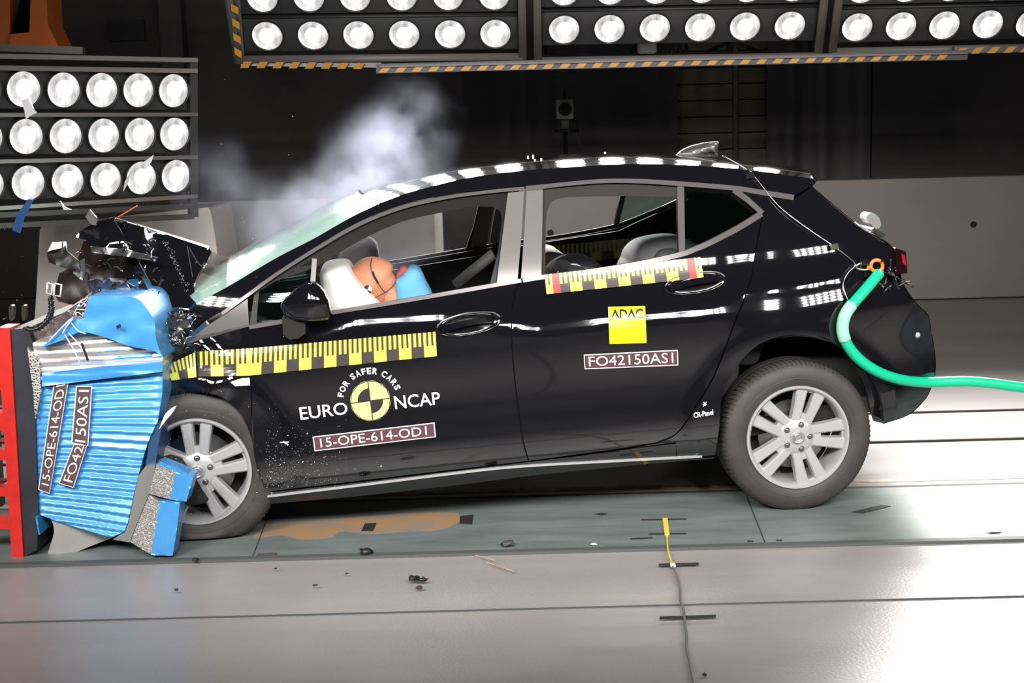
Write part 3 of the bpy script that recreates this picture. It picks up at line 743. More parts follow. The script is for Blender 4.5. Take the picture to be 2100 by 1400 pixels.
loft('headliner', rf[:-4], mat('headliner_cloth', (.10, .09, .085), .9), off=.02, bulf=lambda s: (-.02, -.08*(1-sm01(0, .35, s))))
sp = [(1668, 366), (1676, 371), (1664, 384)]
loft('spoiler_lip', sp, PAINT, bul_up=.035, bul_fwd=.05)
loft('rear_window', cr([(1664, 383), (1700, 414), (1757, 460), (1800, 489), (1829, 506)], 3), mat('black_glass', (.004, .006, .006), .04, coat=1), bul_up=.03, bul_fwd=.05)
loft('tailgate', cr([(1829, 506), (1842, 514), (1850, 530), (1848, 560), (1850, 576)], 3), PAINT, bul_up=.0, bul_fwd=.06)
loft('bumper_cover', cr([(1850, 576), (1861, 596), (1882, 624), (1904, 646), (1910, 680), (1918, 724), (1918, 769), (1907, 803), (1894, 823), (1863, 851), (1811, 869)], 3), PAINT, bul_up=0, bul_fwd=.05)
# tail light, hooked panel gap
panel('tail_light', [(1836, 508), (1858, 516), (1861, 560), (1838, 563)], mat('dark_red_lens', (.012, .003, .004), .1, coat=1), off=-.02, th_=.05, shrink=0)
panel('tail_light', [(1849, 520), (1856, 524), (1858, 545), (1852, 540)], mat('red_lens', (.35, .01, .015), .15, coat=1), off=-.025, th_=.01, shrink=0)
# shark fin antenna, at the car's centre line
b = slab([(1388, 320), (1400, 308), (1420, 299), (1450, 292), (1476, 290), (1472, 306), (1474, 322)], lambda px, py: PC(px, py, WID/2-.03), AY*.05, 0)
bmesh.ops.bevel(b, geom=[e for e in b.edges], offset=.006, segments=2, affect='EDGES')
obj('shark_fin_antenna', b, mat('fin_grey', (.05, .048, .05), .3, coat=.3), car)
# tailgate wiper mount
b = slab(cr([(1777, 449), (1782, 438), (1792, 437), (1803, 447), (1807, 462), (1798, 470), (1788, 462)], 2, True), lambda px, py: PC(px, py, WID/2-.05), AY*.1, 0); obj('rear_wiper_mount', b, mat('white_metal', (.4, .4, .4), .3, metal=.6), car)
b = slab(strip_poly([(1790, 470), (1815, 484)], 4), lambda px, py: PC(px, py, WID/2-.2), AY*.3, 0); obj('wiper_arm', b, DARK, car)
# roof studs
for px, py in ((1083, 324), (1093, 322), (1097, 331), (1110, 329), (1241, 316), (1260, 333)):
    p = PC(px, py, .9 if py < 326 else .6); b = bmesh.new(); tube(b, [p-AZ*.02, p+AZ*.01], .004, 8); obj('roof_stud', b, WHITE, car)
# windscreen header marker
b = slab(strip_poly(cr([(746, 399), (757, 409), (778, 417)], 4), 3), lambda px, py: PS(px, py, -.0)+(PS(775, 420)-PS(px, py, 0))*0, AY*.01, 0)
obj('header_clip', b, mat('clip_white', (.6, .6, .6), .4), car)

# --- underbody, firewall, interior
def cbox(name, x0, x1, y0, y1, z0, z1, m_, parent=None, bev=.02, label=None):
    b = bmesh.new(); box(b, ((x0+x1)/2, (y0+y1)/2, (z0+z1)/2), (x1-x0, y1-y0, z1-z0), bev=bev); b.transform(CM)
    return obj(name, b, m_, parent or car, label=label)
b = bmesh.new()                                      # floor pan follows the nose-down body
for (x0, z0), (x1, z1) in (((-2.05, .17), (-.5, .27)), ((-.5, .27), (.45, .42))):
    P = [(x0, z0), (x1, z1), (x1, z1+.07), (x0, z0+.07)]
    va = [b.verts.new(CM @ Vector((x, .1, z))) for x, z in P]; vb = [b.verts.new(CM @ Vector((x, 1.7, z))) for x, z in P]
    b.faces.new(va); b.faces.new(vb[::-1])
    for i in range(4): b.faces.new((va[i], vb[i], vb[(i+1) % 4], va[(i+1) % 4]))
recalc(b); obj('floor_pan', b, MATT, car, False)
cbox('firewall', -2.12, -2.02, .12, 1.68, .2, .86, MATT)
cbox('dashboard', -2.05, -1.62, .14, 1.66, .66, .86, DARK, bev=.06)
cbox('boot_floor', .05, .60, .25, 1.55, .45, .62, MATT)
cbox('engine_block', -2.85, -2.12, .30, 1.5, .25, .72, mat('engine_dark', (.02, .018, .018), .5, bump=(20, .8, .03)), bev=.05)
def wheel_arch(cx, cz):
    b = bmesh.new(); seg = 16; r_ = .39
    A = []
    for k in range(seg+1):
        an = .02+(PI-.04)*k/seg; A.append((cx+r_*math.cos(an), cz+r_*math.sin(an)))
    v0 = [b.verts.new(CM @ Vector((x, .07, z))) for x, z in A]; v1 = [b.verts.new(CM @ Vector((x, .42, z))) for x, z in A]
    for i in range(seg): b.faces.new((v0[i], v0[i+1], v1[i+1], v1[i]))
    b.faces.new(v1)
    mb = mirrored(b); obj('arch_liner', b, MATT, car); obj('arch_liner', mb, MATT, car)
wheel_arch(0.0, .36); wheel_arch(-2.50, .36)
# seats (thing: parts of the car)
def cushion(name, pts, y0, y1, m_, parent, bev=.04):
    b = bmesh.new(); va = [b.verts.new(CM @ Vector((x, y0, z))) for x, z in pts]; vb = [b.verts.new(CM @ Vector((x, y1, z))) for x, z in pts]
    b.faces.new(va); b.faces.new(vb[::-1]); n_ = len(pts)
    for i in range(n_): b.faces.new((va[i], vb[i], vb[(i+1) % n_], va[(i+1) % n_]))
    recalc(b); bmesh.ops.bevel(b, geom=b.edges[:], offset=bev, segments=3, affect='EDGES', profile=.6)
    return obj(name, b, m_, parent)
for y0 in (.20, 1.08):
    st = cushion('front_seat', [(-1.62, .38), (-1.10, .34), (-1.08, .52), (-1.60, .56)], y0, y0+.5, SEATM, car)
    cushion('seat_back', [(-1.14, .46), (-.98, .46), (-.84, 1.04), (-.95, 1.06)], y0, y0+.5, SEATM, st)
cushion('rear_bench', [(-.75, .50), (-.22, .46), (-.2, .64), (-.75, .66)], .2, 1.6, SEATM, car)
cushion('bench_back', [(-.28, .60), (-.12, .60), (.03, 1.02), (-.07, 1.03)], .22, 1.58, SEATM, car)
b = bmesh.new(); c = cw(-1.93, .46, .80)
Mw = Matrix.Translation(c) @ Matrix.Rotation(ALPHA, 4, 'Z') @ Matrix.Rotation(math.radians(66), 4, 'Y')
lathe(b, [(.185+.014*math.cos(a_*PI/4), .014*math.sin(a_*PI/4)) for a_ in range(8)], Mw, 40, closed=True); 
lathe(b, [(.001, .0), (.06, .0), (.06, .04), (.001, .05)], Mw, 20); box(b, c, (.02, .36, .04), Mw.to_3x3())
obj('steering_wheel', b, DARK, car)
cushion('tunnel', [(-1.9, .3), (-.8, .36), (-.8, .52), (-1.9, .5)], .82, .98, DARK, car, .02)
# seat belt across the driver's window
b = bmesh.new(); bar(b, PC(932, 585, .28), PC(1012, 520, .16), .004, .045); obj('seat_belt', b, mat('belt_web', (.02, .019, .018), .7), car)

# --- mirror
b = slab(cr([(573, 631), (579, 618), (591, 606), (609, 590), (632, 580), (652, 586), (667, 604), (676, 624), (680, 640), (679, 656), (660, 660), (640, 663), (606, 660), (584, 650)], 3, True), lambda px, py: PS(700, 640, -.16)+(PC(px, py, -.10)-PC(700, 640, -.10))*1.0 if False else PC(px, py, -.16+.0009*abs(px-640)+.0007*abs(py-622)), AY*.13, 8)
for v in b.verts:
    pass
bmesh.ops.smooth_vert(b, verts=b.verts[:], factor=.6, use_axis_x=True, use_axis_y=True, use_axis_z=True)
bmesh.ops.smooth_vert(b, verts=b.verts[:], factor=.6, use_axis_x=True, use_axis_y=True, use_axis_z=True)
for e in b.edges: e.smooth = True
mb = mirrored(b)
wm = obj('wing_mirror', b, PAINT, fdoor, label='black mirror on the near front door'); wm2 = obj('wing_mirror', mb, PAINT, fdoor2)
b = slab([(578, 652), (626, 660), (626, 684), (612, 694), (594, 696), (581, 687)], lambda px, py: PC(px, py, -.08), AY*.09, 8)
mb = mirrored(b); obj('mirror_foot', b, MATT, fdoor); obj('mirror_foot', mb, MATT, fdoor2)

# --- door handles: recess rim, bowl, grip
def handle(cx, cy, a_, b_, rot, door, dn):
    c_, s_ = math.cos(rot), math.sin(rot)
    def E(t_, k=1.0):
        x = a_*k*math.cos(t_); y = b_*k*(abs(math.sin(t_))**.8)*math.copysign(1, math.sin(t_)); x *= 1
        return cx+x*c_-y*s_, cy+x*s_+y*c_
    b = bmesh.new(); N = 40; prof = [(1.03, -.001), (1.0, -.006), (.95, -.002), (.8, .0), (.4, .0)]
    rg = [[b.verts.new(PS(*E(2*PI*k/N, f), o_-.003)) for k in range(N)] for f, o_ in prof]
    for r1, r2 in zip(rg, rg[1:]):
        for k in range(N): b.faces.new((r1[k], r1[(k+1) % N], r2[(k+1) % N], r2[k]))
    b.faces.new(rg[-1]); recalc(b); face_cam(b)
    obj('handle_recess', b, mat('recess_gloss', (.006, .006, .006), .12, coat=1), door)
    b = slab(strip_poly(cr([(cx-a_*.86*c_, cy-a_*.86*s_+2), (cx, cy-3), (cx+a_*.8*c_, cy+a_*.8*s_-1)], 5), 7, 6), lambda px, py: PS(px, py, -.030), AY*.018, 10)
    obj('door_handle', b, PAINT, door)
    b = slab(strip_poly(cr([E(-PI+.1), E(-2.4), E(-PI/2), E(-.7), E(-.1)], 5), 1.0), lambda px, py: PS(px, py, -.010), AY*.006, 10)
    obj('recess_edge', b, TRIM, door)
handle(961, 664, 66, 22, -.17, fdoor, 0)
handle(1426, 580, 62, 21, -.16, rdoor, 0)

# --- crease lines that catch light on the doors
# side repeater
b = slab([(472, 783), (490, 777), (512, 774), (513, 790), (482, 792)], lambda px, py: PS(px, py, -.008), AY*.01, 0); obj('side_repeater', b, mat('clear_lens', (.7, .7, .7), .15, metal=.3, coat=1), car)
b = bmesh.new(); p = PS(1882, 687, -.004); lathe(b, [(.001, -.004), (.011, -.002), (.013, .002)], Matrix.Translation(p) @ Matrix.Rotation(ALPHA, 4, 'Z') @ Matrix.Rotation(-PI/2, 4, 'X'), 16); obj('parking_sensor', b, mat('sensor_grey', (.4, .4, .4), .3), car)

# --- wheels
def wheel(px, py, rot, tyre_r=.322, flat=0.0, yoff=.045, mirror=False, label=None, dropz=0):
    c = PCl(px, py, 0.0); c.y = yoff
    if mirror: c.y = WID-yoff
    sg = -1 if mirror else 1
    # local: x,z wheel plane ; axial = outward (towards camera) = -y
    M = CM @ Matrix.Translation(c) @ Matrix((( 1, 0, 0, 0), (0, 0, -sg, 0), (0, 1, 0, 0), (0, 0, 0, 1))) @ Matrix.Rotation(rot, 4, 'Z')
    R = .2205
    b = bmesh.new()
    lathe(b, [(R, -.010), (R+.004, .0), (R+.002, .006), (R-.006, .006), (R-.014, -.002), (R-.02, -.03), (R-.03, -.14), (R-.012, -.15), (R-.004, -.15)], M, 72)
    # hub disc
    lathe(b, [(.0001, -.004), (.030, -.004), (.034, -.010), (.072, -.014), (.082, -.022), (.082, -.06), (.0001, -.06)], M, 40)
    def arm(a0, s):
        """one of the two arms of a twin spoke at angle a0, side s"""
        secs = []
        for k in range(9):
            t_ = k/8; r_ = .055+(R-.012-.055)*t_
            cen = s*(.0240+.018*t_); hw = .0195+.007*t_**2
            zf = -.016+.010*math.sin(t_*PI*.6); secs.append((r_, cen, hw, zf))
        pv = None
        for r_, cen, hw, zf in secs:
            pr = [(cen-hw-.004, zf-.036), (cen-hw, zf-.006), (cen-hw+.006, zf), (cen+hw-.006, zf), (cen+hw, zf-.006), (cen+hw+.004, zf-.036)]
            rg = []
            for q, zz in pr:
                x = r_*math.cos(a0)-q*math.sin(a0); y = r_*math.sin(a0)+q*math.cos(a0); rg.append(b.verts.new(M @ Vector((x, y, zz))))
            if pv:
                for i in range(6): b.faces.new((pv[i], pv[(i+1) % 6], rg[(i+1) % 6], rg[i]))
            pv = rg
    for k in range(5):
        for s in (-1, 1): arm(2*PI*k/5, s)
    # webs joining neighbouring arms near the hub and near the rim
    for k in range(5):
        a0 = 2*PI*k/5
        for rr0, rr1, hw in ((.05, .105, .026), (.196, .207, .036)):
            vs = [b.verts.new(M @ Vector((r_*math.cos(a0)-q*math.sin(a0), r_*math.sin(a0)+q*math.cos(a0), zz))) for zz in (-.018, -.05) for r_, q in ((rr0, -hw), (rr1, -hw*.6), (rr1, hw*.6), (rr0, hw))]
            b.faces.new(vs[:4]); b.faces.new(vs[4:][::-1])
            for i in range(4): b.faces.new((vs[i], vs[(i+1) % 4], vs[4+(i+1) % 4], vs[4+i]))
    recalc(b)
    for e in b.edges:
        if len(e.link_faces) == 2 and e.calc_face_angle(0) > .6: e.smooth = False
    wo = obj('wheel', b, ALLOY, car, label=label)
    # tyre
    b = bmesh.new(); T = tyre_r
    prof = [(R+.001, -.155), (R+.02, -.185), (T-.04, -.20), (T-.012, -.192), (T-.002, -.17), (T, -.10), (T-.002, -.03), (T-.010, -.008), (T-.03, .006), (T-.06, .010), (R+.022, .008), (R+.006, .001), (R+.001, -.006)]
    lathe(b, prof, M, 96)
    # tread sipes and circumferential grooves
    for i in range(96):
        an = 2*PI*i/96
        for z0, z1, rr in ((-.012, -.045, T-.004),):
            p0 = M @ Vector(((T-.014)*math.cos(an), (T-.014)*math.sin(an), -.003)); p1 = M @ Vector(((T+.0008)*math.cos(an+.01), (T+.0008)*math.sin(an+.01), -.035))
            bar(b, p0, p1, .003, .003, mi=1)
            bar(b, p1, M @ Vector(((T+.0008)*math.cos(an+.03), (T+.0008)*math.sin(an+.03), -.07)), .003, .002, mi=1)
    lathe(b, [(T+.0015, -.075), (T+.0015, -.083)], M, 96, mi=1); lathe(b, [(T+.0015, -.115), (T+.0015, -.123)], M, 96, mi=1)
    lathe(b, [(R+.034, .0095), (R+.036, .011), (R+.038, .0095)], M, 96)
    if flat:
        for v in b.verts:
            p = CMI @ v.co; lo = flat
            if p.z < lo+.0: 
                d = lo-p.z; v.co += AZ*d; v.co -= AY*min(.05, d*.6)*(1 if p.y < .12 else -1)
    recalc(b); obj('tyre', b, [RUBBER, MATT], wo)
    b = bmesh.new(); lathe(b, [(.09, -.09), (.15, -.09), (.15, -.10), (.05, -.10), (.05, -.07), (.09, -.07)], M, 48, closed=True); obj('brake_disc', b, STEEL, wo)
    b = bmesh.new(); lathe(b, [(.0001, -.14), (R-.032, -.14)], M, 32); obj('hub_carrier', b, MATT, wo)
    for k in range(5):
        a0 = 2*PI*k/5; Mb = M @ Matrix.Translation((.055*math.cos(a0), .055*math.sin(a0), 0))
        b = bmesh.new(); lathe(b, [(.014, -.020), (.013, -.010), (.0095, -.0095), (.009, -.016), (.009, -.006), (.006, -.004), (.0001, -.004)], Mb, 12); recalc(b); obj('wheel_bolt', b, mat('bolt_grey', (.25, .25, .26), .3, metal=.9), wo)
    b = bmesh.new(); lathe(b, [(.027, -.004), (.027, .001), (.024, .003), (.022, .001), (.0001, .001)], M, 24)
    lathe(b, [(.016, .0012), (.016, .004), (.013, .004), (.013, .0012)], M, 24); recalc(b); obj('centre_cap', b, mat('cap_silver', (.5, .5, .52), .3, metal=.8), wo)
    an = rot; Mb = M @ Matrix.Rotation(-2.05-rot, 4, 'Z') @ Matrix.Translation((.178, 0, 0))
    b = bmesh.new(); tube(b, [Mb @ Vector((0, 0, -.04)), Mb @ Vector((-.012, 0, -.012))], .004, 8); obj('valve', b, DARK, wo)
    return wo
wheel(1641, 900, math.radians(1), .327, yoff=.03, label='rear wheel, near side')
wheel(402, 971, math.radians(16), .335, flat=.012, yoff=.03, label='front wheel, near side, pushed back')
wheel(1641, 900, .4, .327, yoff=.03, mirror=True); wheel(402, 971, .2, .335, flat=.012, yoff=.03, mirror=True)

# torn black wheel-house plastic hanging over the front wheel
sheet_pts = [(326, 938), (350, 932), (372, 938), (388, 962), (398, 975), (412, 1000), (428, 1024), (424, 1030), (386, 1038), (374, 1030), (394, 980), (360, 968), (322, 952)]
b = slab(sheet_pts, lambda px, py: PC(px, py, -.015+.012*noise.noise(Vector((px*.05, py*.05, 3)))), AY*.006, 8); obj('torn_wheel_liner', b, MATT, car)

# --- tapes, stickers, lettering on the bodywork
PT = lambda px, py: PS(px, py, -.0045)
PT2 = lambda px, py: PS(px, py, -.0062)
PT3 = lambda px, py: PS(px, py, -.0074)
def measuring_tape(q, ncell, start, parent, surf1, surf2, mats=(YEL, GREYV), name='measuring_tape', g=14, label=None, reds=()):
    b = bmesh.new()
    def rect(u0, u1, v0, v1, sf, mi):
        n_ = max(1, int((u1-u0)*ncell/2)); 
        nv = max(1, round((v1-v0)*9)); n_ = max(1, int((u1-u0)*ncell*3))
        for i in range(n_):
            for j in range(nv):
                a_ = u0+(u1-u0)*i/n_; c_ = u0+(u1-u0)*(i+1)/n_; e_ = v0+(v1-v0)*j/nv; g_ = v0+(v1-v0)*(j+1)/nv
                f = b.faces.new([b.verts.new(sf(*q(u, v))) for u, v in ((a_, e_), (c_, e_), (c_, g_), (a_, g_))]); f.material_index = mi
    rect(0, 1, 0, 1, surf1, 0)
    for k in range(ncell):
        u = k/ncell; w_ = 1/ncell
        if (k+start) % 2 == 0:
            for j in (1, 3): rect(u+w_*(j+.1)/5, u+w_*(j+.9)/5, .45, 1, surf2, 1)
        else:
            rect(u, u+w_, 0, .45, surf2, 1)
            for j in (0, 2, 4): rect(u+w_*(j+.05)/5, u+w_*(j+.95)/5, .45, 1, surf2, 1)
    for (u0_, u1_) in reds: rect(u0_, u1_, 0, 1, lambda x, y: surf2(x, y)+ (surf2(x, y)-surf1(x, y)), 2)
    face_cam(b)
    return obj(name, b, list(mats)+[REDV], parent, False, label=label)
measuring_tape(quad((510, 770), (896, 730), (893, 680), (512, 714)), 15, 0, fdoor, PT, PT2, label='yellow and black measuring tape')
measuring_tape(quad((406, 772), (511, 770), (511, 714), (404, 721)), 4, 1, fender, lambda x, y: PS(x, y, fnoise(x, y)-.006), lambda x, y: PS(x, y, fnoise(x, y)-.008), label='yellow and black measuring tape')
measuring_tape(quad((352, 780), (403, 773), (400, 722), (340, 750)), 3, 0, fender, lambda x, y: PS(x, y, -.02), lambda x, y: PS(x, y, -.024), label='bent end of the measuring tape')
measuring_tape(quad((1121, 603), (1443, 569), (1436, 527), (1117, 563)), 13, 0, rdoor, lambda x, y: PS(x, y, -.009), lambda x, y: PS(x, y, -.0105), label='measuring tape with red ends', reds=((.045, .09), (.915, .96)))
# tape inside the far rear door, its yellow darkened to olive for shade
measuring_tape(quad((1116, 546), (1330, 522), (1327, 485), (1116, 505)), 9, 0, rdoor2, lambda x, y: PC(x, y, WID-.16), lambda x, y: PC(x, y, WID-.163), mats=(mat('shaded_yellow_vinyl', (.40, .42, .06), .5), BLK), label='measuring tape inside the far door', reds=((.93, .97),))
panel('door_card', [(1100, 574), (1391, 528), (1480, 480), (1480, 700), (1100, 740)], MATT, off=.08, th_=.02, shrink=0, g=60)
panel('door_card', [(530, 680), (1060, 590), (1060, 760), (530, 860)], MATT, off=.08, th_=.02, shrink=0, g=60)
def label_plate(q, txt, parent, bg=PURP, border=.06, bold=.0, sf=(PT, PT2, PT3), m=(.05, .95, .18, .84), name='number_label', asp=7, label=None, bgm=WHITE):
    b = bmesh.new()
    N = 8
    def rect(u0, u1, v0, v1, s_, mi):
        for i in range(N):
            a_ = u0+(u1-u0)*i/N; c_ = u0+(u1-u0)*(i+1)/N
            f = b.faces.new([b.verts.new(s_(*q(u, v))) for u, v in ((a_, v0), (c_, v0), (c_, v1), (a_, v1))]); f.material_index = mi
    rect(0, 1, 0, 1, sf[0], 1)
    bu = border/asp; rect(bu, 1-bu, border*1.1, 1-border*1.1, sf[1], 0)
    add_text(b, txt, lambda u, v: q(m[0]+(m[1]-m[0])*u, m[2]+(m[3]-m[2])*v), sf[2], 1, bold)
    face_cam(b)
    return obj(name, b, [bg, bgm], parent, False, label=label)
label_plate(quad((1199, 757), (1391, 749), (1390, 717), (1197, 727)), 'FO42150AS1', rdoor, label='maroon label FO42150AS1')
label_plate(quad((645, 925), (894, 896), (891, 866), (641, 895)), '15-OPE-614-OD1', fdoor, m=(.055, .93, .2, .82), label='maroon label 15-OPE-614-OD1')
# square yellow sticker
b = bmesh.new(); q = quad((1250, 705), (1326, 703), (1323, 627), (1247, 629))
flatpoly(b, [q(0, 0), q(1, 0), q(1, 1), q(0, 1)], PT, 0, 16)
add_text(b, 'ADAC', lambda u, v: q(.07+.87*u, .66+.27*v), PT2, 1, .03); face_cam(b)
obj('square_sticker', b, [mat('bright_yellow_vinyl', (.86, .74, .01), .35), BLK], rdoor, False, label='yellow square sticker lettered ADAC')
# round safety emblem with lettering
b = bmesh.new(); cx, cy, r_, ra = 759.5, 821.5, 41.5, -.13
def E2(r, a): return cx+r*math.cos(a+ra), cy-r*math.sin(a-ra) if False else cy+r*math.sin(a+ra)
circ = [E2(r_, 2*PI*k/48) for k in range(48)]
flatpoly(b, circ, PT, 0, 0)
def sector(r0, r1, a0, a1, mi, sf):
    N = 12; 
    for i in range(N):
        s0 = a0+(a1-a0)*i/N; s1 = a0+(a1-a0)*(i+1)/N
        f = b.faces.new([b.verts.new(sf(*E2(r, a_))) for r, a_ in ((r0, s0), (r1, s0), (r1, s1), (r0, s1))]); f.material_index = mi
sector(.3, 26, PI, 1.5*PI, 1, PT2); sector(.3, 26, 0, .5*PI, 1, PT2)
for k in range(4):
    a_ = k*PI/2
    p, q_ = E2(0, a_), E2(r_, a_); flatpoly(b, strip_poly([p, q_], .9), PT2, 1, 0)
sector(r_-.8, r_+.6, 0, 2*PI, 1, PT2)
qe = quad((617, 861), (714, 849), (711, 824), (613, 835)); add_text(b, 'EURO', qe, PT2, 2, .01)
qn = quad((811, 839), (904, 829), (901, 803), (807, 812)); add_text(b, 'NCAP', qn, PT2, 2, .01)
# arc text
txt = 'FOR SAFER CARS'; wdt = {'F': .8, 'O': 1.05, 'R': .95, ' ': .5, 'S': .85, 'A': .95, 'E': .85, 'C': .95}
tot = sum(wdt[c_] for c_ in txt); a0 = math.radians(186); a1 = math.radians(339); acc = 0
for ch in txt:
    wv = wdt[ch]
    if ch != ' ':
        s0 = a0+(a1-a0)*(acc+.1)/tot; s1 = a0+(a1-a0)*(acc+wv-.1)/tot
        add_text(b, ch, lambda u, v: E2(55+13*v, (s0+(s1-s0)*u)-ra), PT2, 2, .035)
    acc += wv
face_cam(b); obj('safety_emblem', b, [YELP, BLK, WHITE], fdoor, False, label='round yellow emblem lettered EURO NCAP, FOR SAFER CARS')
# handwriting by the rear wheel
b = bmesh.new(); q = quad((1423, 857), (1463, 850), (1462, 839), (1422, 846)); add_text(b, 'CR-Panel', q, PT, 0, .02)
for st in ([(1443, 824), (1447, 832)], [(1449, 824), (1442, 833)], [(1441, 829), (1449, 829)]): flatpoly(b, strip_poly(st, 1), PT, 0, 0)
face_cam(b); obj('handwriting', b, WHITE, quarter, False)
b = bmesh.new(); flatpoly(b, strip_poly([(580, 905), (592, 912)], 1.2), PT, 0); flatpoly(b, strip_poly([(574, 907), (592, 906)], 1), PT, 0); face_cam(b); obj('scratch_mark', b, WHITE, fdoor, False)

# --- crushed front: hood, wing edges, fragments
def sheet(name, pts, m_, parent, seed=0, amp=.012, cuts=3, th_=.008, freq=9, mi=None, label=None, mats=None):
    """pts: (px,py,y) ring -> crumpled thin solid"""
    global DEP
    poly = [(p[0], p[1]) for p in pts]
    def dep(px, py):
        ws = 0; s_ = 0
        for X, Y_, yy in pts:
            w_ = 1/((px-X)**2+(py-Y_)**2+30); ws += w_; s_ += w_*yy
        y = s_/ws
        return y+amp*noise.noise(Vector((px*freq/300, py*freq/300, seed*3.7)))*2
    DEP = dep
    b = slab(poly, lambda px, py: PC(px, py, dep(px, py)), AY*th_, 16)
    return obj(name, b, m_, parent, label=label)
hood = sheet('hood', [(229, 446, .45), (245, 450, .5), (330, 477, .55), (429, 510, .5), (435, 518, .45), (423, 540, .36), (397, 586, .28), (402, 617, .2), (386, 634, .16), (340, 634, .12), (312, 590, .2), (286, 540, .24), (262, 500, .32)], PAINT, car, 1, .012, freq=5, label='crumpled raised hood')
HD = DEP
# hood far side: slopes away from the ridge
b = bmesh.new(); rg = [(160, 480, .35), (229, 446, .45), (330, 477, .55), (434, 515, .46)]
v1 = [b.verts.new(PC(*p)+AZ*0) for p in rg]; v2 = [b.verts.new(PC(p[0], p[1], p[2])+AY*.55-AZ*.10+AX*.05) for p in rg]; v3 = [b.verts.new(PC(p[0], p[1], p[2])+AY*(1.6-p[2])-AZ*.28+AX*.02) for p in rg]
for r1, r2 in ((v1, v2), (v2, v3)):
    for i in range(3): b.faces.new((r1[i], r1[i+1], r2[i+1], r2[i]))
recalc(b); obj('hood_far_half', b, PAINT, car)
EDGE = mat('painted_edge_glint', (.5, .48, .48), .15, metal=.9)  # bright strips standing in for reflections on the hood ridge and creases
for pts_, w0_, w1_ in (([(236, 449), (330, 478), (428, 509)], 2.8, 4.5), (cr([(434, 516), (424, 540), (408, 562), (399, 586), (402, 614)], 4), 1.2, 1.0), ([(234, 450), (262, 500), (286, 540), (314, 590), (340, 632)], .9, .9),
                       ([(384, 505), (388, 530), (398, 584)], 1.0, .8), ([(388, 508), (400, 530), (412, 545), (420, 538)], .9, .6), ([(340, 634), (366, 631), (388, 634)], 1.1, 1.1)):
    b = slab(strip_poly(pts_, w0_, w1_), lambda px, py: PC(px, py, HD(px, py)-.006), AY*.006, 0); obj('hood_edge_glint', b, EDGE, hood)
# dried white spray marks on hood
b = bmesh.new(); rnd = random.Random(5)
path = cr([(308, 487), (330, 488), (345, 505), (355, 530), (368, 558), (385, 590)], 8)
for p in path:
    for _ in range(4):
        x = p[0]+rnd.gauss(0, 3); y = p[1]+rnd.gauss(0, 3); s_ = rnd.uniform(.4, 1.2)
        flatpoly(b, [(x-s_, y), (x, y-s_), (x+s_, y), (x, y+s_)], lambda a, c_: PC(a, c_, HD(a, c_)-.006), 0)
face_cam(b); obj('paint_scuff', b, mat('scuff_grey', (.25, .25, .30), .5), hood)
fold = sheet('hood_fold', [(154, 486, .3), (164, 474, .3), (190, 458, .35), (229, 446, .42), (262, 498, .3), (286, 540, .22), (262, 528, .28), (215, 512, .3), (175, 492, .3)], PAINT, car, 2, .02, freq=8)
sheet('hood_underside', [(172, 492, .45), (215, 510, .42), (290, 535, .4), (300, 560, .4), (250, 590, .5), (190, 590, .5), (165, 560, .5), (160, 530, .5)], mat('underside_brown', (.012, .006, .006), .5), car, 3, .03, freq=10)
sheet('slam_panel', [(185, 505, .25), (250, 510, .22), (325, 528, .2), (318, 535, .2), (250, 525, .2), (188, 518, .24)], mat('glossy_strut', (.05, .05, .05), .2, metal=.5), car, 4, .01)
frs = [('bumper_fragment', [(96, 520), (106, 497), (134, 496), (137, 515), (160, 534), (164, 551), (140, 552), (100, 538)], DARK, .1),
       ('bumper_fragment', [(97, 516), (107, 497), (134, 496), (135, 507), (110, 512)], mat('pale_edge', (.5, .48, .47), .3), .07),
       ('bumper_fragment', [(110, 600), (122, 560), (150, 545), (180, 560), (185, 600), (150, 625), (120, 618)], mat('deep_red', (.012, .005, .005), .5), .3),
       ('radiator_support', [(180, 575), (215, 568), (250, 572), (280, 590), (275, 615), (230, 612), (190, 605)], mat('blue_black', (.015, .022, .04), .4), .12),
       ('headlamp_fragment', [(150, 540), (172, 530), (175, 555), (168, 575), (150, 560)], mat('lens_chip', (.4, .4, .4), .15, metal=.6), .15),
       ('wing_fragment', [(283, 560), (300, 590), (330, 635), (310, 640), (285, 600)], PAINT, .08),
       ('wing_fragment', [(270, 618), (300, 610), (330, 630), (345, 640), (370, 660), (380, 690), (350, 715), (335, 745), (320, 700), (318, 660), (303, 637)], mat('crumpled_black', (.012, .011, .011), .25, bump=(30, 1, .03)), .08),
       ('wing_fragment', [(330, 640), (380, 636), (402, 640), (450, 640), (400, 662), (380, 690), (345, 690)], mat('crumpled_black', (.012, .011, .011), .25), .1),
       ('radiator_support', [(205, 585), (225, 570), (228, 600), (212, 610)], mat('blue_black2', (.02, .04, .09), .4), .05),
       ('radiator_support', [(232, 590), (258, 580), (272, 600), (262, 620), (236, 610)], mat('blue_black2', (.02, .04, .09), .4), .05),
       ('headlamp_fragment', [(318, 655), (360, 650), (398, 655), (405, 668), (360, 676), (325, 672)], mat('grey_gloss', (.08, .08, .08), .15, metal=.4), .04),
       ('wing_fragment', [(345, 660), (372, 665), (382, 700), (368, 735), (345, 722)], mat('grey_gloss2', (.035, .035, .035), .2, metal=.4), .03)]
for i, (nm, poly, m_, y) in enumerate(frs):
    sheet(nm, [(p[0], p[1], y+.05*((i*7+j*5) % 3-1)*.5) for j, p in enumerate(poly)], m_, car, 10+i, .025, freq=22, th_=.015)
cbox('crumple_core', -3.15, -2.75, .35, 1.5, .38, .66, mat('core_dark', (.012, .01, .01), .6, bump=(14, 1, .05)), bev=.06)
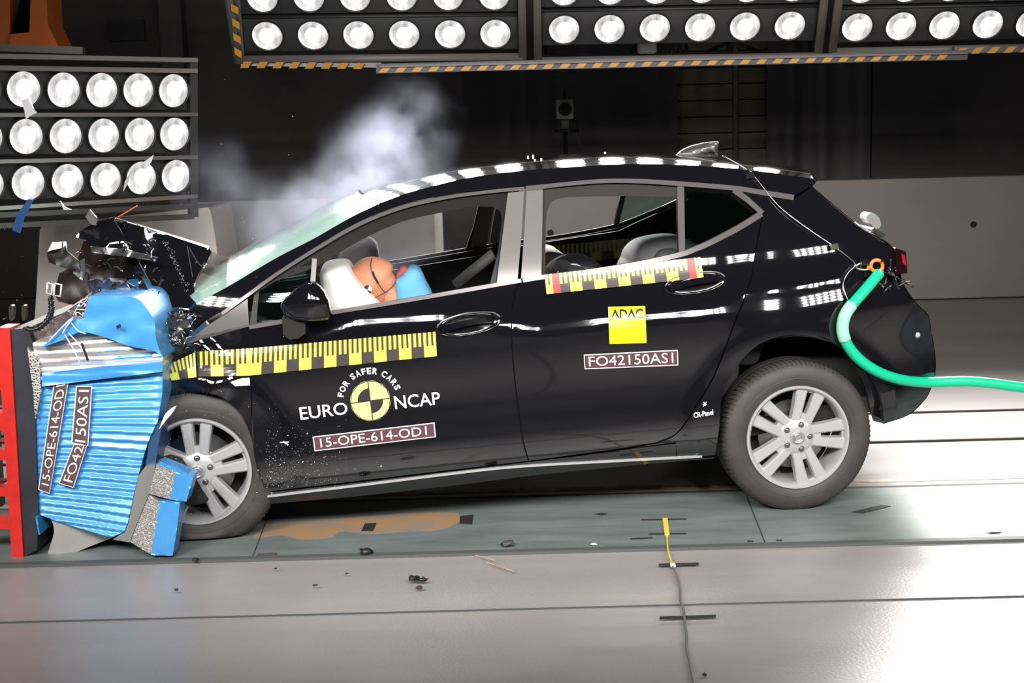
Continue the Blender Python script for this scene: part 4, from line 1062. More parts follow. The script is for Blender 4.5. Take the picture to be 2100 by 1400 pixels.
# bright bits and beads of bent metal around the wing
b = bmesh.new(); rnd = random.Random(11)
for _ in range(60):
    x = rnd.uniform(320, 400); y = rnd.uniform(640, 720)
    p = PC(x, y, rnd.uniform(-.0, .02)); d = Vector((rnd.uniform(-1, 1), rnd.uniform(-.3, .3), rnd.uniform(-1, 1))).normalized()*rnd.uniform(.006, .035)
    tube(b, [p, p+d*.5+Vector((0, 0, .004)), p+d], rnd.uniform(.001, .0028), 5)
o = obj('torn_metal', b, STEEL, car); o['kind'] = 'stuff'
b = bmesh.new()
for _ in range(60):
    x = rnd.uniform(150, 330); y = rnd.uniform(495, 610)
    p = PC(x, y, rnd.uniform(.0, .16)); d = Vector((rnd.uniform(-1, 1), rnd.uniform(-.3, .3), rnd.uniform(-.8, .8))).normalized()*rnd.uniform(.006, .038)
    tube(b, [p, p+d*.5+Vector((0, 0, .006)), p+d], rnd.uniform(.0008, .0045), 5, mi=rnd.choice((0, 0, 0, 1, 2, 2)))
o = obj('torn_wiring', b, [MATT, STEEL, DARK], car); o['kind'] = 'stuff'
# broken tail corner
b = bmesh.new(); rnd = random.Random(4)
for _ in range(22):
    x = rnd.uniform(1800, 1850); y = rnd.uniform(545, 590); p = PS(x, y, .0)
    d = Vector((rnd.uniform(-1, 1), rnd.uniform(-.5, .2), rnd.uniform(-1, 1))).normalized()*rnd.uniform(.02, .06); tube(b, [p, p+d*.5+Vector((0, 0, .006)), p+d], rnd.uniform(.002, .006), 6)
o = obj('torn_bracket', b, mat('bracket', (.06, .06, .06), .25, metal=.7), car); o['kind'] = 'stuff'

# window glass chips on the lower front door
b = bmesh.new(); rnd = random.Random(21)
for _ in range(700):
    if rnd.random() < .75: x = 545+abs(rnd.gauss(0, 75)); y = 1000-abs(rnd.gauss(0, 60))
    else: x = rnd.uniform(330, 560); y = rnd.uniform(800, 1060)
    yl = 1012-(x-550)*.11
    if x > 545 and y > yl+18: continue
    p = PS(x, y, -.01-rnd.random()*.03) if x > 540 else PC(x, y, -.06-rnd.random()*.1); s_ = rnd.uniform(.0008, .0022)*(1.6 if rnd.random() < .1 else 1)
    v = [b.verts.new(p+Vector((rnd.uniform(-1, 1), rnd.uniform(-1, 1), rnd.uniform(-1, 1)))*s_) for _ in range(4)]
    for f in ((0, 1, 2), (0, 1, 3), (0, 2, 3), (1, 2, 3)): b.faces.new([v[i] for i in f])
recalc(b); tag(obj('glass_chips', b, mat('chip_white', (.75, .75, .75), .3), smooth=False), 'spray of tiny glass chips flying past the front door and wheel', 'debris', kind='stuff')

# ================================================================ DUMMY, AIRBAGS
def skinned(chains, radii):
    """chains of points sharing names -> skin modifier -> bmesh (world)"""
    me = bpy.data.meshes.new('sk'); idx = {}; V = []; Ed = []; R_ = []
    for ch in chains:
        for a_ in ch:
            if a_ not in idx: idx[a_] = len(V); V.append(radii[a_][0]); R_.append(radii[a_][1])
        for a_, c_ in zip(ch, ch[1:]): Ed.append((idx[a_], idx[c_]))
    me.from_pydata([tuple(v) for v in V], Ed, []); o = bpy.data.objects.new('sk', me); COL.objects.link(o)
    mo = o.modifiers.new('s', 'SKIN'); sd = o.modifiers.new('d', 'SUBSURF'); sd.levels = sd.render_levels = 2
    for i, v in enumerate(me.skin_vertices[0].data): v.radius = (R_[i], R_[i]); v.use_root = (i == 0)
    dg = bpy.context.evaluated_depsgraph_get(); dg.update()
    b = bmesh.new(); m2 = bpy.data.meshes.new_from_object(o.evaluated_get(dg)); b.from_mesh(m2)
    bpy.data.objects.remove(o); bpy.data.meshes.remove(m2); bpy.data.meshes.remove(me)
    return b
DY = .42
L = lambda px, py, y=DY: PCl(px, py, y)
hc = L(768, 577); nk = L(815, 608); sh = L(858, 600); 
J = {'pel': (Vector((-1.28, DY, .58)), .14), 'wst': (Vector((-1.38, DY, .68)), .12), 'chs': (Vector((-1.48, DY, .80)), .13), 'upc': (Vector((sh.x-.02, DY, sh.z-.07)), .10), 'nek': (nk+Vector((0, 0, -.005)), .056), 'jaw': (hc+Vector((.03, 0, -.02)), .07)}
for s, nm in ((-1, 'n'), (1, 'f')):
    J['sh'+nm] = (Vector((sh.x+.01, DY+s*.16, sh.z-.09)), .06); J['el'+nm] = (Vector((-1.62, DY+s*.24, .66)), .045); J['wr'+nm] = (Vector((-1.78, DY+s*.17, .76)), .03); J['ha'+nm] = (Vector((-1.84, DY+s*.16, .79)), .034)
    J['hp'+nm] = (Vector((-1.32, DY+s*.1, .60)), .095); J['kn'+nm] = (Vector((-1.72, DY+s*.13, .60)), .07); J['an'+nm] = (Vector((-1.92, DY+s*.13, .30)), .045); J['ft'+nm] = (Vector((-2.0, DY+s*.13, .29)), .04)
W_ = {k: (CM @ v[0], v[1]) for k, v in J.items()}
dummy = thing('crash_test_dummy', 'orange-skinned crash test dummy in a blue shirt, its head in the driver airbag', 'dummy', CM @ Vector((-1.28, DY, .45)), ALPHA)
b = skinned([('pel', 'wst', 'chs', 'upc', 'nek', 'jaw')]+[('upc', 'sh'+n_, 'el'+n_, 'wr'+n_, 'ha'+n_) for n_ in 'nf']+[('pel', 'hp'+n_, 'kn'+n_, 'an'+n_, 'ft'+n_) for n_ in 'nf'], W_)
# head: shaped ball with brow, nose and chin, face turned into the airbag (to the left and down)
hb = bmesh.new(); bmesh.ops.create_uvsphere(hb, u_segments=40, v_segments=28, radius=1)
for v in hb.verts:
    x, y, z = v.co                        # x = face forward, z = crown
    x2 = x*.107; y2 = y*.078; z2 = z*.112
    if z < -.1 and x > 0: x2 *= 1-.10*(-z)
    if z < -.3 and x < 0: x2 *= .78
    y2 *= 1-.18*max(0, -z)
    g = math.exp(-((y/.18)**2+((z+.15)/.22)**2)); x2 += .022*g if x > 0 else 0            # nose
    x2 += (.008*math.exp(-((z-.2)/.12)**2) if x > .3 else 0)                             # brow
    for s in (-1, 1): x2 -= .010*math.exp(-(((y-s*.35)/.16)**2+((z-.02)/.12)**2)) if x > 0 else 0   # eye hollows
    x2 -= .006*math.exp(-((z+.5)/.05)**2) if (x > .3 and abs(y) < .45) else 0           # mouth line
    e_ = math.exp(-(((x+.05)/.16)**2+((z+.08)/.24)**2)); y2 += math.copysign(.012*e_, y) if abs(y) > .3 else 0  # ears
    v.co = (x2, y2, z2)
Hm = Matrix.Translation(CM @ hc) @ Matrix.Rotation(ALPHA+PI, 4, 'Z') @ Matrix.Rotation(math.radians(52), 4, 'Y')
hb.transform(Hm); tm = bpy.data.meshes.new('x'); hb.to_mesh(tm); hb.free(); b.from_mesh(tm); bpy.data.meshes.remove(tm)
# five-fingered hands
for s, nm in ((-1, 'n'), (1, 'f')):
    base_ = J['ha'+nm][0]
    for k in range(5):
        off_ = Vector((-.02, (k-1.5)*.018*s, 0)) if k < 4 else Vector((.0, -.03*s, .01))
        ln_ = (.055, .065, .06, .045, .04)[k]; p0 = base_+off_; p1 = p0+Vector((-ln_*.6, 0, .012 if k < 4 else .02)); p2 = p1+Vector((-ln_*.25, 0, -.025))
        tube(b, [CM @ p0, CM @ p1, CM @ p2], [.009, .0085, .006], 8)
body = obj('body', b, SKIN, dummy)
# shirt over torso and upper arms
Ws = {k: (v[0], v[1]*1.10) for k, v in W_.items()}; Ws['upc'] = (Ws['upc'][0], .115)
Ws['sln'] = (W_['shn'][0].lerp(W_['eln'][0], .7), .062); Ws['slf'] = (W_['shf'][0].lerp(W_['elf'][0], .7), .062)
b = skinned([('pel', 'wst', 'chs', 'upc'), ('upc', 'shn', 'sln'), ('upc', 'shf', 'slf')], Ws); obj('shirt', b, CLOTH, dummy)
# visible shoulder cloth, follows the photo outline
def blob(pts, y0, depth, m_, name, parent, g=8, bulge=.05, label=None):
    cx_ = sum(p[0] for p in pts)/len(pts); cy_ = sum(p[1] for p in pts)/len(pts); mx = max(math.hypot(p[0]-cx_, p[1]-cy_) for p in pts)
    def edge(px, py):
        # distance to outline / mx
        d = 1e9; P = Vector((px, py))
        for i in range(len(pts)):
            a_ = Vector(pts[i][:2]); c_ = Vector(pts[(i+1) % len(pts)][:2]); t_ = max(0, min(1, (P-a_).dot(c_-a_)/max(1e-6, (c_-a_).length_squared))); d = min(d, (P-a_-(c_-a_)*t_).length)
        return min(1, d/(mx*.55))
    s_ = subdiv_poly(pts, g); s_.verts.ensure_lookup_table(); s_.verts.index_update(); b_ = bmesh.new(); fr = []; bk = []
    for v in s_.verts:
        e_ = edge(v.co.x, v.co.y); k = math.sqrt(max(0, 1-(1-e_)**2))
        fr.append(b_.verts.new(PC(v.co.x, v.co.y, y0-bulge*k))); bk.append(b_.verts.new(PC(v.co.x, v.co.y, y0)+AY*(depth+bulge*k)))
    for f in s_.faces:
        ids = [v.index for v in f.verts]; b_.faces.new([fr[i] for i in ids]); b_.faces.new([bk[i] for i in reversed(ids)])
    for e in s_.edges:
        if len(e.link_faces) == 1: i, j = e.verts[0].index, e.verts[1].index; b_.faces.new((fr[i], fr[j], bk[j], bk[i]))
    s_.free(); recalc(b_); return obj(name, b_, m_, parent, label=label)
blob(cr([(812, 578), (824, 568), (836, 555), (848, 551), (861, 554), (869, 566), (877, 584), (888, 606), (890, 640), (822, 640), (813, 604)], 3, True), DY-.08, .2, CLOTH, 'sleeve', dummy, bulge=.05)
blob(cr([(812, 566), (824, 547), (832, 547), (839, 554), (828, 566), (815, 576)], 3, True), DY-.02, .08, mat('collar_red', (.25, .05, .05), .7), 'collar', dummy, bulge=.015)
b = bmesh.new()
def hs(px, py, dy=0): return PC(px, py, DY-.082+dy)
for pts_ in ([(762, 530), (760, 545), (764, 560), (775, 580), (789, 600)], [(789, 600), (803, 590), (812, 578)], [(789, 600), (778, 606), (766, 611)]):
    tube(b, [PC(x, y, DY-.02-.083*math.sqrt(max(.05, 1-((x-768)/52)**2-((y-577)/54)**2))) for x, y in cr(pts_, 4)], .0022, 6)
obj('head_seam', b, mat('seam_dark', (.05, .02, .01), .6), dummy)
b = bmesh.new(); tube(b, [PC(x, y, DY-.02-.085*math.sqrt(max(.05, 1-((x-768)/52)**2-((y-577)/54)**2))) for x, y in cr([(764, 557), (767, 566), (771, 573), (775, 580)], 3)], .005, 6); obj('head_slot', b, MATT, dummy)
b = bmesh.new(); c_ = (754, 594)
for k in range(4):
    pts_ = [c_]+[(c_[0]+9*math.cos(k*PI/2+j*PI/12+.4), c_[1]+9.5*math.sin(k*PI/2+j*PI/12+.4)) for j in range(7)]
    f = [b.verts.new(PC(x, y, DY-.108)) for x, y in pts_]; q_ = b.faces.new(f); q_.material_index = k % 2
face_cam(b); obj('target_marker', b, [BLK, WHITE], dummy, False)
# airbags: parts of the car
blob(cr([(655, 565), (662, 552), (678, 546), (700, 544), (713, 547), (720, 556), (730, 572), (748, 592), (772, 616), (785, 640), (760, 680), (700, 690), (672, 650), (662, 605)], 3, True), DY-.12, .32, AIRB, 'driver_airbag', car, bulge=.11, g=7, label='inflated white driver airbag')
blob(cr([(690, 540), (705, 512), (725, 500), (750, 497), (768, 505), (776, 525), (775, 560), (750, 590), (700, 590), (680, 570)], 3, True), 1.05, .40, AIRD, 'passenger_airbag', car, bulge=.12, g=7, label='passenger airbag, greyed for cabin shade')

# child seats in the rear
t = thing('child_seat', 'grey child seat at the rear window pillar', 'child seat', cw(-.5, 1.0, .66), ALPHA)
blob(cr([(1298, 540), (1306, 520), (1322, 505), (1345, 496), (1385, 490), (1420, 494), (1440, 520), (1440, 560), (1300, 565)], 3, True), .80, .35, mat('child_grey', (.08, .075, .08), .7), 'shell', t, bulge=.08)
blob(cr([(1340, 533), (1350, 516), (1366, 510), (1390, 512), (1400, 530), (1390, 545), (1350, 548)], 3, True), .72, .05, mat('child_dark', (.04, .04, .045), .6), 'headrest', t, bulge=.03)
t = thing('child_seat', 'dark child seat with a white and blue rim, just inside the open rear window', 'child seat', cw(-.95, .5, .66), ALPHA)
blob(cr([(1130, 568), (1150, 545), (1175, 534), (1205, 531), (1225, 537), (1240, 560), (1230, 600), (1140, 600)], 3, True), .55, .3, mat('child_black', (.012, .012, .014), .4), 'shell', t, bulge=.06)
blob(cr([(1143, 562), (1155, 548), (1176, 541), (1192, 546), (1194, 556), (1180, 570), (1150, 575)], 3, True), .44, .03, mat('child_white', (.6, .6, .62), .5), 'rim_pad', t, bulge=.02)
blob(cr([(1166, 556), (1172, 549), (1184, 547), (1190, 552), (1184, 562)], 3, True), .41, .02, mat('child_blue', (.03, .05, .45), .5), 'blue_badge', t, bulge=.01)

# ================================================================ BARRIER
Pf = FL(48, 1143); YN = Pf.y
PB = lambda px, py, dy=0.0: PY(px, py, YN+dy)
bar_t = thing('crash_barrier', 'blue deformable crash barrier with crushed face on a red steel trolley', 'barrier', (Pf.x, YN, 0))
BD = 1.0
b = slab([(-6, 672), (20, 672), (48, 1144), (24, 1144)], lambda px, py: PB(px, py), Vector((0, .12, 0)), 0); obj('red_post', b, RED, bar_t, False)
b = slab([(-6, 672), (20, 672), (48, 1144), (24, 1144)], lambda px, py: PB(px, py), Vector((0, .12, 0)), 0); b.transform(Matrix.Translation((0, .9, 0))); obj('red_post', b, RED, bar_t, False)
for yy, hh in ((690, 14), (738, 30), (787, 26), (866, 38), (935, 20), (1010, 18), (1075, 22)):
    b = slab([(-160, yy-hh/2-8), (26+(yy-672)*.05, yy-hh/2), (26+(yy-672)*.05, yy+hh/2), (-160, yy+hh/2-8)], lambda px, py: PB(px, py, .04), Vector((0, .06, 0)), 0); obj('cross_rail', b, RED, bar_t, False)
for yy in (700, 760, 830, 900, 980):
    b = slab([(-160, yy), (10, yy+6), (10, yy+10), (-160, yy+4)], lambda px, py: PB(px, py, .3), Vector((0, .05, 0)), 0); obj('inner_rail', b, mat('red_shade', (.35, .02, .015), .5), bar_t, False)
b = slab([(-170, 672), (-20, 672), (10, 1140), (-170, 1140)], lambda px, py: PB(px, py, .8), Vector((0, .05, 0)), 0); obj('back_plate', b, MATT, bar_t, False)
b = slab([(20, 676), (58, 672), (66, 700), (78, 1050), (76, 1128), (49, 1141)], lambda px, py: PB(px, py, .01), Vector((0, BD, 0)), 0); obj('mounting_plate', b, PLATE, bar_t, False)
# honeycomb sliver
HC = mat('honeycomb', (.42, .42, .38), .35, metal=.7)
def honey(poly, y0, depth, name, m0, cell=4.5, ang=0.0, dark=MATT, amp=.006, g=0):
    b = slab(poly, lambda px, py: PB(px, py, y0), Vector((0, depth, 0)), 0)
    return obj(name, b, m0, bar_t, False)
def cellmat(name, c1, c2, sc=(300, 300, 90), thr=.5):
    m = bpy.data.materials.new(name); m.use_nodes = True; nt = m.node_tree; bb_ = nt.nodes['Principled BSDF']
    tc = nt.nodes.new('ShaderNodeTexCoord'); mp = nt.nodes.new('ShaderNodeMapping'); mp.inputs['Scale'].default_value = sc
    v = nt.nodes.new('ShaderNodeTexVoronoi'); v.inputs['Scale'].default_value = 1; v.feature = 'DISTANCE_TO_EDGE'
    nt.links.new(tc.outputs['Object'], mp.inputs[0]); nt.links.new(mp.outputs[0], v.inputs['Vector'])
    r = nt.nodes.new('ShaderNodeValToRGB'); r.color_ramp.elements[0].color = (*c2, 1); r.color_ramp.elements[1].color = (*c1, 1); r.color_ramp.elements[0].position = .08; r.color_ramp.elements[1].position = .25
    nt.links.new(v.outputs['Distance'], r.inputs['Fac']); nt.links.new(r.outputs['Color'], bb_.inputs['Base Color'])
    bp = nt.nodes.new('ShaderNodeBump'); bp.inputs['Distance'].default_value = .004; nt.links.new(v.outputs['Distance'], bp.inputs['Height']); nt.links.new(bp.outputs['Normal'], bb_.inputs['Normal'])
    bb_.inputs['Roughness'].default_value = .4; bb_.inputs['Metallic'].default_value = .5; return m
HONEY = cellmat('honeycomb_cells', (.10, .09, .07), (.6, .58, .54), (130, 40, 90))
HONEY2 = cellmat('honeycomb_block', (.24, .23, .21), (.44, .42, .40), (150, 60, 260))
honey([(56, 712), (80, 742), (84, 800), (72, 860), (68, 800), (62, 760)], -.005, .9, 'honeycomb_core', HONEY)
# crushed blue body with pleats
def pleat(px, py):
    """folded ribbons running across the crushed face"""
    s_ = py-(px-80)*.02-(px-80)*.0006*(py-880)
    ph = s_/15.0+.22*noise.noise(Vector((px*.004, py*.02, 2)))
    f = ph % 1
    k = .016*(f/.82 if f < .82 else (1-f)/.18)
    k += .010*noise.noise(Vector((px*.006, py*.02, 5)))
    return k*(.3+.7*sm01(0, 26, px-72)*sm01(0, 30, 335-px))
BODY = [(80, 746), (83, 780), (81, 811), (74, 850), (70, 886), (71, 950), (73, 1021), (73, 1051), (110, 1066), (160, 1082), (228, 1102), (255, 1090), (262, 1072), (273, 1020), (285, 970), (296, 930), (306, 900), (324, 862), (333, 805), (334, 755), (326, 722), (220, 716), (140, 738)]
b = slab(BODY, lambda px, py: PB(px, py, .03-pleat(px, py)), Vector((0, .55, 0)), 2.6); obj('blue_face', b, BLUE, bar_t)
# silver foil band
FOILP = [(58, 708), (90, 690), (160, 681), (200, 686), (250, 704), (326, 721), (334, 730), (334, 752), (250, 752), (150, 758), (86, 780), (78, 752), (62, 730)]
b = slab(FOILP, lambda px, py: PB(px, py, .02-.007*abs(((py+px*.05)/17.0) % 1-.5)*2-.004*noise.noise(Vector((px*.01, py*.25, 0)))), Vector((0, .9, 0)), 4); obj('foil_band', b, FOIL, bar_t)
b = slab([(86, 765), (200, 752), (333, 742), (333, 762), (200, 778), (86, 792)], lambda px, py: PB(px, py, -.008-pleat(px, py)*.5), Vector((0, .02, 0)), 6); obj('face_strip', b, BLUE, bar_t)
# upper blue bumper sheet
UP_ = cr([(183, 607), (225, 606), (271, 609), (290, 618), (305, 638), (317, 660), (319, 690), (326, 716)], 3)+[(337, 736), (318, 720)]+cr([(300, 716), (260, 708), (220, 693), (185, 683), (160, 682), (120, 700), (84, 713)], 3)+[(110, 690), (140, 655), (165, 655), (175, 640)]
b = slab(UP_, lambda px, py: PB(px, py, -.035+.012*noise.noise(Vector((px*.02, py*.03, 0)))), Vector((0, .85, 0)), 10); obj('upper_blue_sheet', b, BLUE, bar_t)
b = slab([(60, 700), (66, 672), (120, 648), (150, 628), (183, 606), (176, 642), (150, 660), (110, 690), (84, 712)], lambda px, py: PB(px, py, .05), Vector((0, .8, 0)), 10); obj('torn_top_edge', b, mat('torn_pink', (.16, .12, .12), .35, metal=.4, bump=(20, .8, .02)), bar_t)
# clear wrap strips on the sheet
b = bmesh.new()
for pts_ in ([(150, 652), (135, 672), (128, 684)], [(146, 662), (160, 678), (176, 684)], [(132, 684), (150, 715), (165, 745)], [(140, 682), (165, 710), (182, 742)], [(150, 650), (130, 668), (100, 700)]):
    tube(b, [PB(x, y, -.05) for x, y in cr(pts_, 5)], .003, 6)
obj('clear_wrap', b, mat('wrap_pale', (.62, .68, .85), .2), bar_t)
b = slab(strip_poly([(167, 703), (180, 739)], 2.2), lambda px, py: PB(px, py, -.075), Vector((0, .004, 0)), 0); obj('slit', b, MATT, bar_t, False)
b = slab([(238, 668), (246, 664), (248, 671), (240, 674)], lambda px, py: PB(px, py, -.062), Vector((0, .004, 0)), 0); obj('hole', b, MATT, bar_t, False)
# right-hand flaps, grey backing sheet, lower bent plate
b = slab(cr([(330, 870), (338, 850), (350, 838), (361, 833), (352, 848), (340, 862), (326, 880)], 3, True), lambda px, py: PB(px, py, -.03+.0008*(px-330)), Vector((0, .012, 0)), 6); obj('torn_flap', b, WHITE, bar_t)
b = slab([(333, 860), (318, 955), (298, 958), (306, 904), (322, 868)], lambda px, py: PB(px, py, .03), Vector((0, .5, 0)), 0); obj('side_sheet', b, mat('blue_grey', (.04, .10, .22), .35, metal=.4), bar_t, False)
b = slab([(298, 956), (319, 954), (311, 1000), (292, 1045), (276, 1085), (266, 1112), (232, 1106), (256, 1092), (264, 1070), (274, 1020), (284, 975)], lambda px, py: PB(px, py, .0), Vector((0, .8, 0)), 12); obj('backing_sheet', b, BACKING, bar_t)
b = slab(cr([(100, 1056), (109, 1075), (110, 1095), (103, 1118), (98, 1138), (106, 1148), (125, 1144), (180, 1122), (228, 1103)], 3)+[(228, 1095), (150, 1072)], lambda px, py: PB(px, py, .03+.0006*abs(px-115)), Vector((0, .5, 0)), 12); obj('bent_plate', b, mat('pale_plate', (.42, .41, .40), .4, metal=.4), bar_t)
b = slab([(72, 1060), (77, 1060), (82, 1096), (79, 1096)], lambda px, py: PB(px, py, -.01), Vector((0, .3, 0)), 0); obj('edge_sliver', b, BLUED, bar_t, False)
# honeycomb bumper blocks
def pl_block(name, poly, y0, depth, m_, pl_=None, g=5):
    f = (lambda px, py: PB(px, py, y0)) if pl_ is None else (lambda px, py: PB(px, py, y0-pl_(px, py)))
    return obj(name, slab(poly, f, Vector((0, depth, 0)), g if pl_ else 0), m_, bar_t, False if not pl_ else True)
comb = lambda px, py: .006*abs((((py+px*.15)/5.0+.5*noise.noise(Vector((px*.03, py*.03, 0)))) % 1)-.5)*2
pl_block('honeycomb_block', [(321, 953), (360, 967), (349, 1024), (306, 1012)], -.06, .10, HONEY2)
pl_block('honeycomb_block', [(360, 967), (393, 976), (397, 975), (382, 1028), (349, 1024)], -.06, .10, BLUE, comb)
pl_block('honeycomb_block', [(306, 1015), (327, 1027), (318, 1085), (310, 1137), (267, 1111), (285, 1065)], -.07, .10, HONEY2)
pl_block('honeycomb_block', [(327, 1027), (369, 1030), (363, 1084), (354, 1139), (310, 1138), (318, 1085)], -.07, .10, BLUE, comb)
pl_block('block_top', [(321, 953), (328, 946), (368, 962), (393, 976), (360, 968)], -.05, .08, BLUED)
# labels on the barrier (letters run upwards)
sb = lambda d: (lambda px, py: PB(px, py, .03-.030-d))
label_plate(quad((102, 1012), (142, 773), (111, 781), (78, 1004)), '15-OPE-614-OD1', bar_t, asp=8, sf=(sb(0), sb(.003), sb(.005)), m=(.06, .95, .18, .80), bg=mat('brown_vinyl', (.10, .06, .06), .4), label='upright label 15-OPE-614-OD1')
label_plate(quad((151, 1000), (179, 912), (151, 910), (120, 991)), 'FO42', bar_t, asp=3, sf=(sb(0), sb(.003), sb(.005)), m=(.10, .96, .18, .80), bg=mat('brown_vinyl', (.10, .06, .06), .4), label='lower torn half of an upright label, FO42')
label_plate(quad((181, 914), (189, 791), (156, 791), (146, 908)), '150AS1', bar_t, asp=4, sf=(sb(0), sb(.003), sb(.005)), m=(.04, .93, .18, .80), bg=mat('brown_vinyl', (.10, .06, .06), .4), label='upper torn half of an upright label, 150AS1')
label_plate(quad((172, 652), (181, 608), (165, 616), (150, 645)), '2150', bar_t, asp=2.5, sf=(sb(.03), sb(.034), sb(.036)), m=(.04, .98, .1, .9), bg=BLK, label='torn piece of label, 2150')
# cable chain, clips, connector
b = bmesh.new(); pth = cr([(104, 610), (106, 635), (100, 652), (86, 668), (66, 676), (54, 672)], 8)
tube(b, [PB(x, y, -.05) for x, y in pth], .010, 10)
for x, y in pth: 
    p = PB(x, y, -.05); lathe(b, [(.012, -.003), (.014, 0), (.012, .003)], Matrix.Translation(p) @ Matrix.Rotation(.3*(x-y), 4, 'Y'), 10)
obj('cable_chain', b, mat('chain_black', (.015, .015, .015), .25), bar_t)
b = bmesh.new(); 
for x0, x1, y0, y1 in ((95, 108, 580, 604), (110, 126, 581, 608)):
    ps = [(x0+2, y0), (x1, y0+3), (x1-2, y1), (x0, y1-3)]
    tube(b, [PB(x, y, -.06) for x, y in ps+ps[:1]], .004, 6); tube(b, [PB(x, y, -.03) for x, y in ps+ps[:1]], .003, 6)
tag(obj('cable_connector', b, mat('clear_plastic', (.55, .53, .52), .15, metal=.3)), 'clear plastic cable connector standing on the black cable chain', 'connector')
for x in (22, 48):
    b = slab(cr([(x-3, 655), (x-4, 632), (x, 625), (x+5, 632), (x+3, 655)], 2, True), lambda px, py: PB(px, py, .02), Vector((0, .03, 0)), 0); obj('clip', b, DSTEEL, bar_t)

# ================================================================ SMOKE
def smoke(name, blobs, label, dens, seed=0.0, nsc=3.2, thr=.42):
    """one box domain; density is a sum of soft balls broken up by noise"""
    lo = Vector((min(c.x-r for c, r, k in blobs), min(c.y-r for c, r, k in blobs), min(c.z-r for c, r, k in blobs))); hi = Vector((max(c.x+r for c, r, k in blobs), max(c.y+r for c, r, k in blobs), max(c.z+r for c, r, k in blobs)))
    b = bmesh.new(); box(b, (lo+hi)/2, hi-lo)
    m = bpy.data.materials.new(name); m.use_nodes = True; nt = m.node_tree; nt.nodes.clear(); out = nt.nodes.new('ShaderNodeOutputMaterial')
    pv = nt.nodes.new('ShaderNodeVolumePrincipled'); pv.inputs['Color'].default_value = (.70, .74, .92, 1); pv.inputs['Anisotropy'].default_value = .1
    ge = nt.nodes.new('ShaderNodeNewGeometry'); acc = None
    nz0 = nt.nodes.new('ShaderNodeTexNoise'); nz0.inputs['Scale'].default_value = 2.4; nz0.inputs['Detail'].default_value = 2
    nt.links.new(ge.outputs['Position'], nz0.inputs['Vector'])
    wa = nt.nodes.new('ShaderNodeVectorMath'); wa.operation = 'MULTIPLY_ADD'; wa.inputs[1].default_value = (.30, .30, .30)
    ad0 = nt.nodes.new('ShaderNodeVectorMath'); ad0.operation = 'SUBTRACT'; ad0.inputs[1].default_value = (.5, .5, .5); nt.links.new(nz0.outputs['Color'], ad0.inputs[0])
    nt.links.new(ad0.outputs[0], wa.inputs[0]); nt.links.new(ge.outputs['Position'], wa.inputs[2])
    for c, r, k in blobs:
        d = nt.nodes.new('ShaderNodeVectorMath'); d.operation = 'DISTANCE'; d.inputs[1].default_value = c; nt.links.new(wa.outputs[0], d.inputs[0])
        mr = nt.nodes.new('ShaderNodeMapRange'); mr.interpolation_type = 'SMOOTHSTEP'; mr.inputs['From Min'].default_value = 0; mr.inputs['From Max'].default_value = r*.9; mr.inputs['To Min'].default_value = k; mr.inputs['To Max'].default_value = 0
        nt.links.new(d.outputs['Value'], mr.inputs['Value'])
        if acc is None: acc = mr.outputs[0]
        else:
            a_ = nt.nodes.new('ShaderNodeMath'); a_.operation = 'ADD'; nt.links.new(acc, a_.inputs[0]); nt.links.new(mr.outputs[0], a_.inputs[1]); acc = a_.outputs[0]
    nz = nt.nodes.new('ShaderNodeTexNoise'); nz.inputs['Scale'].default_value = nsc; nz.inputs['Detail'].default_value = 6; nz.inputs['Roughness'].default_value = .6
    nt.links.new(ge.outputs['Position'], nz.inputs['Vector'])
    mr = nt.nodes.new('ShaderNodeMapRange'); mr.inputs['From Min'].default_value = thr; mr.inputs['From Max'].default_value = .72; mr.inputs['To Min'].default_value = 0; mr.inputs['To Max'].default_value = 1; mr.clamp = True
    nt.links.new(nz.outputs['Fac'], mr.inputs['Value'])
    mu = nt.nodes.new('ShaderNodeMath'); mu.operation = 'MULTIPLY'; nt.links.new(acc, mu.inputs[0]); nt.links.new(mr.outputs[0], mu.inputs[1])
    m2 = nt.nodes.new('ShaderNodeMath'); m2.operation = 'MULTIPLY'; m2.inputs[1].default_value = dens; nt.links.new(mu.outputs[0], m2.inputs[0])
    nt.links.new(m2.outputs[0], pv.inputs['Density']); nt.links.new(pv.outputs[0], out.inputs['Volume'])
    o = obj(name, b, m, smooth=False); return tag(o, label, 'smoke', kind='stuff')
def sb_(px, py, y, r, k=1.0): return (PC(px, py, y), r, k)
smoke('smoke_cloud', [sb_(690, 400, .9, .30, 1.0), sb_(770, 330, .95, .34, 1.1), sb_(830, 270, 1.0, .34, .55), sb_(740, 380, .9, .26, 1.1), sb_(850, 340, .9, .24, .5), sb_(560, 430, .9, .32, .25), sb_(450, 400, .95, .34, .22), sb_(660, 440, .8, .26, .7), sb_(590, 480, .75, .24, .35)], 'pale bluish smoke rising above the windscreen', 4.2)
smoke('smoke_cloud', [sb_(700, 510, 1.0, .24, .8), sb_(780, 480, 1.05, .26, 1.0), sb_(860, 460, 1.1, .24, .9), sb_(800, 530, 1.1, .18, .6)], 'pale smoke inside the cabin, behind the dummy head', 3.6)

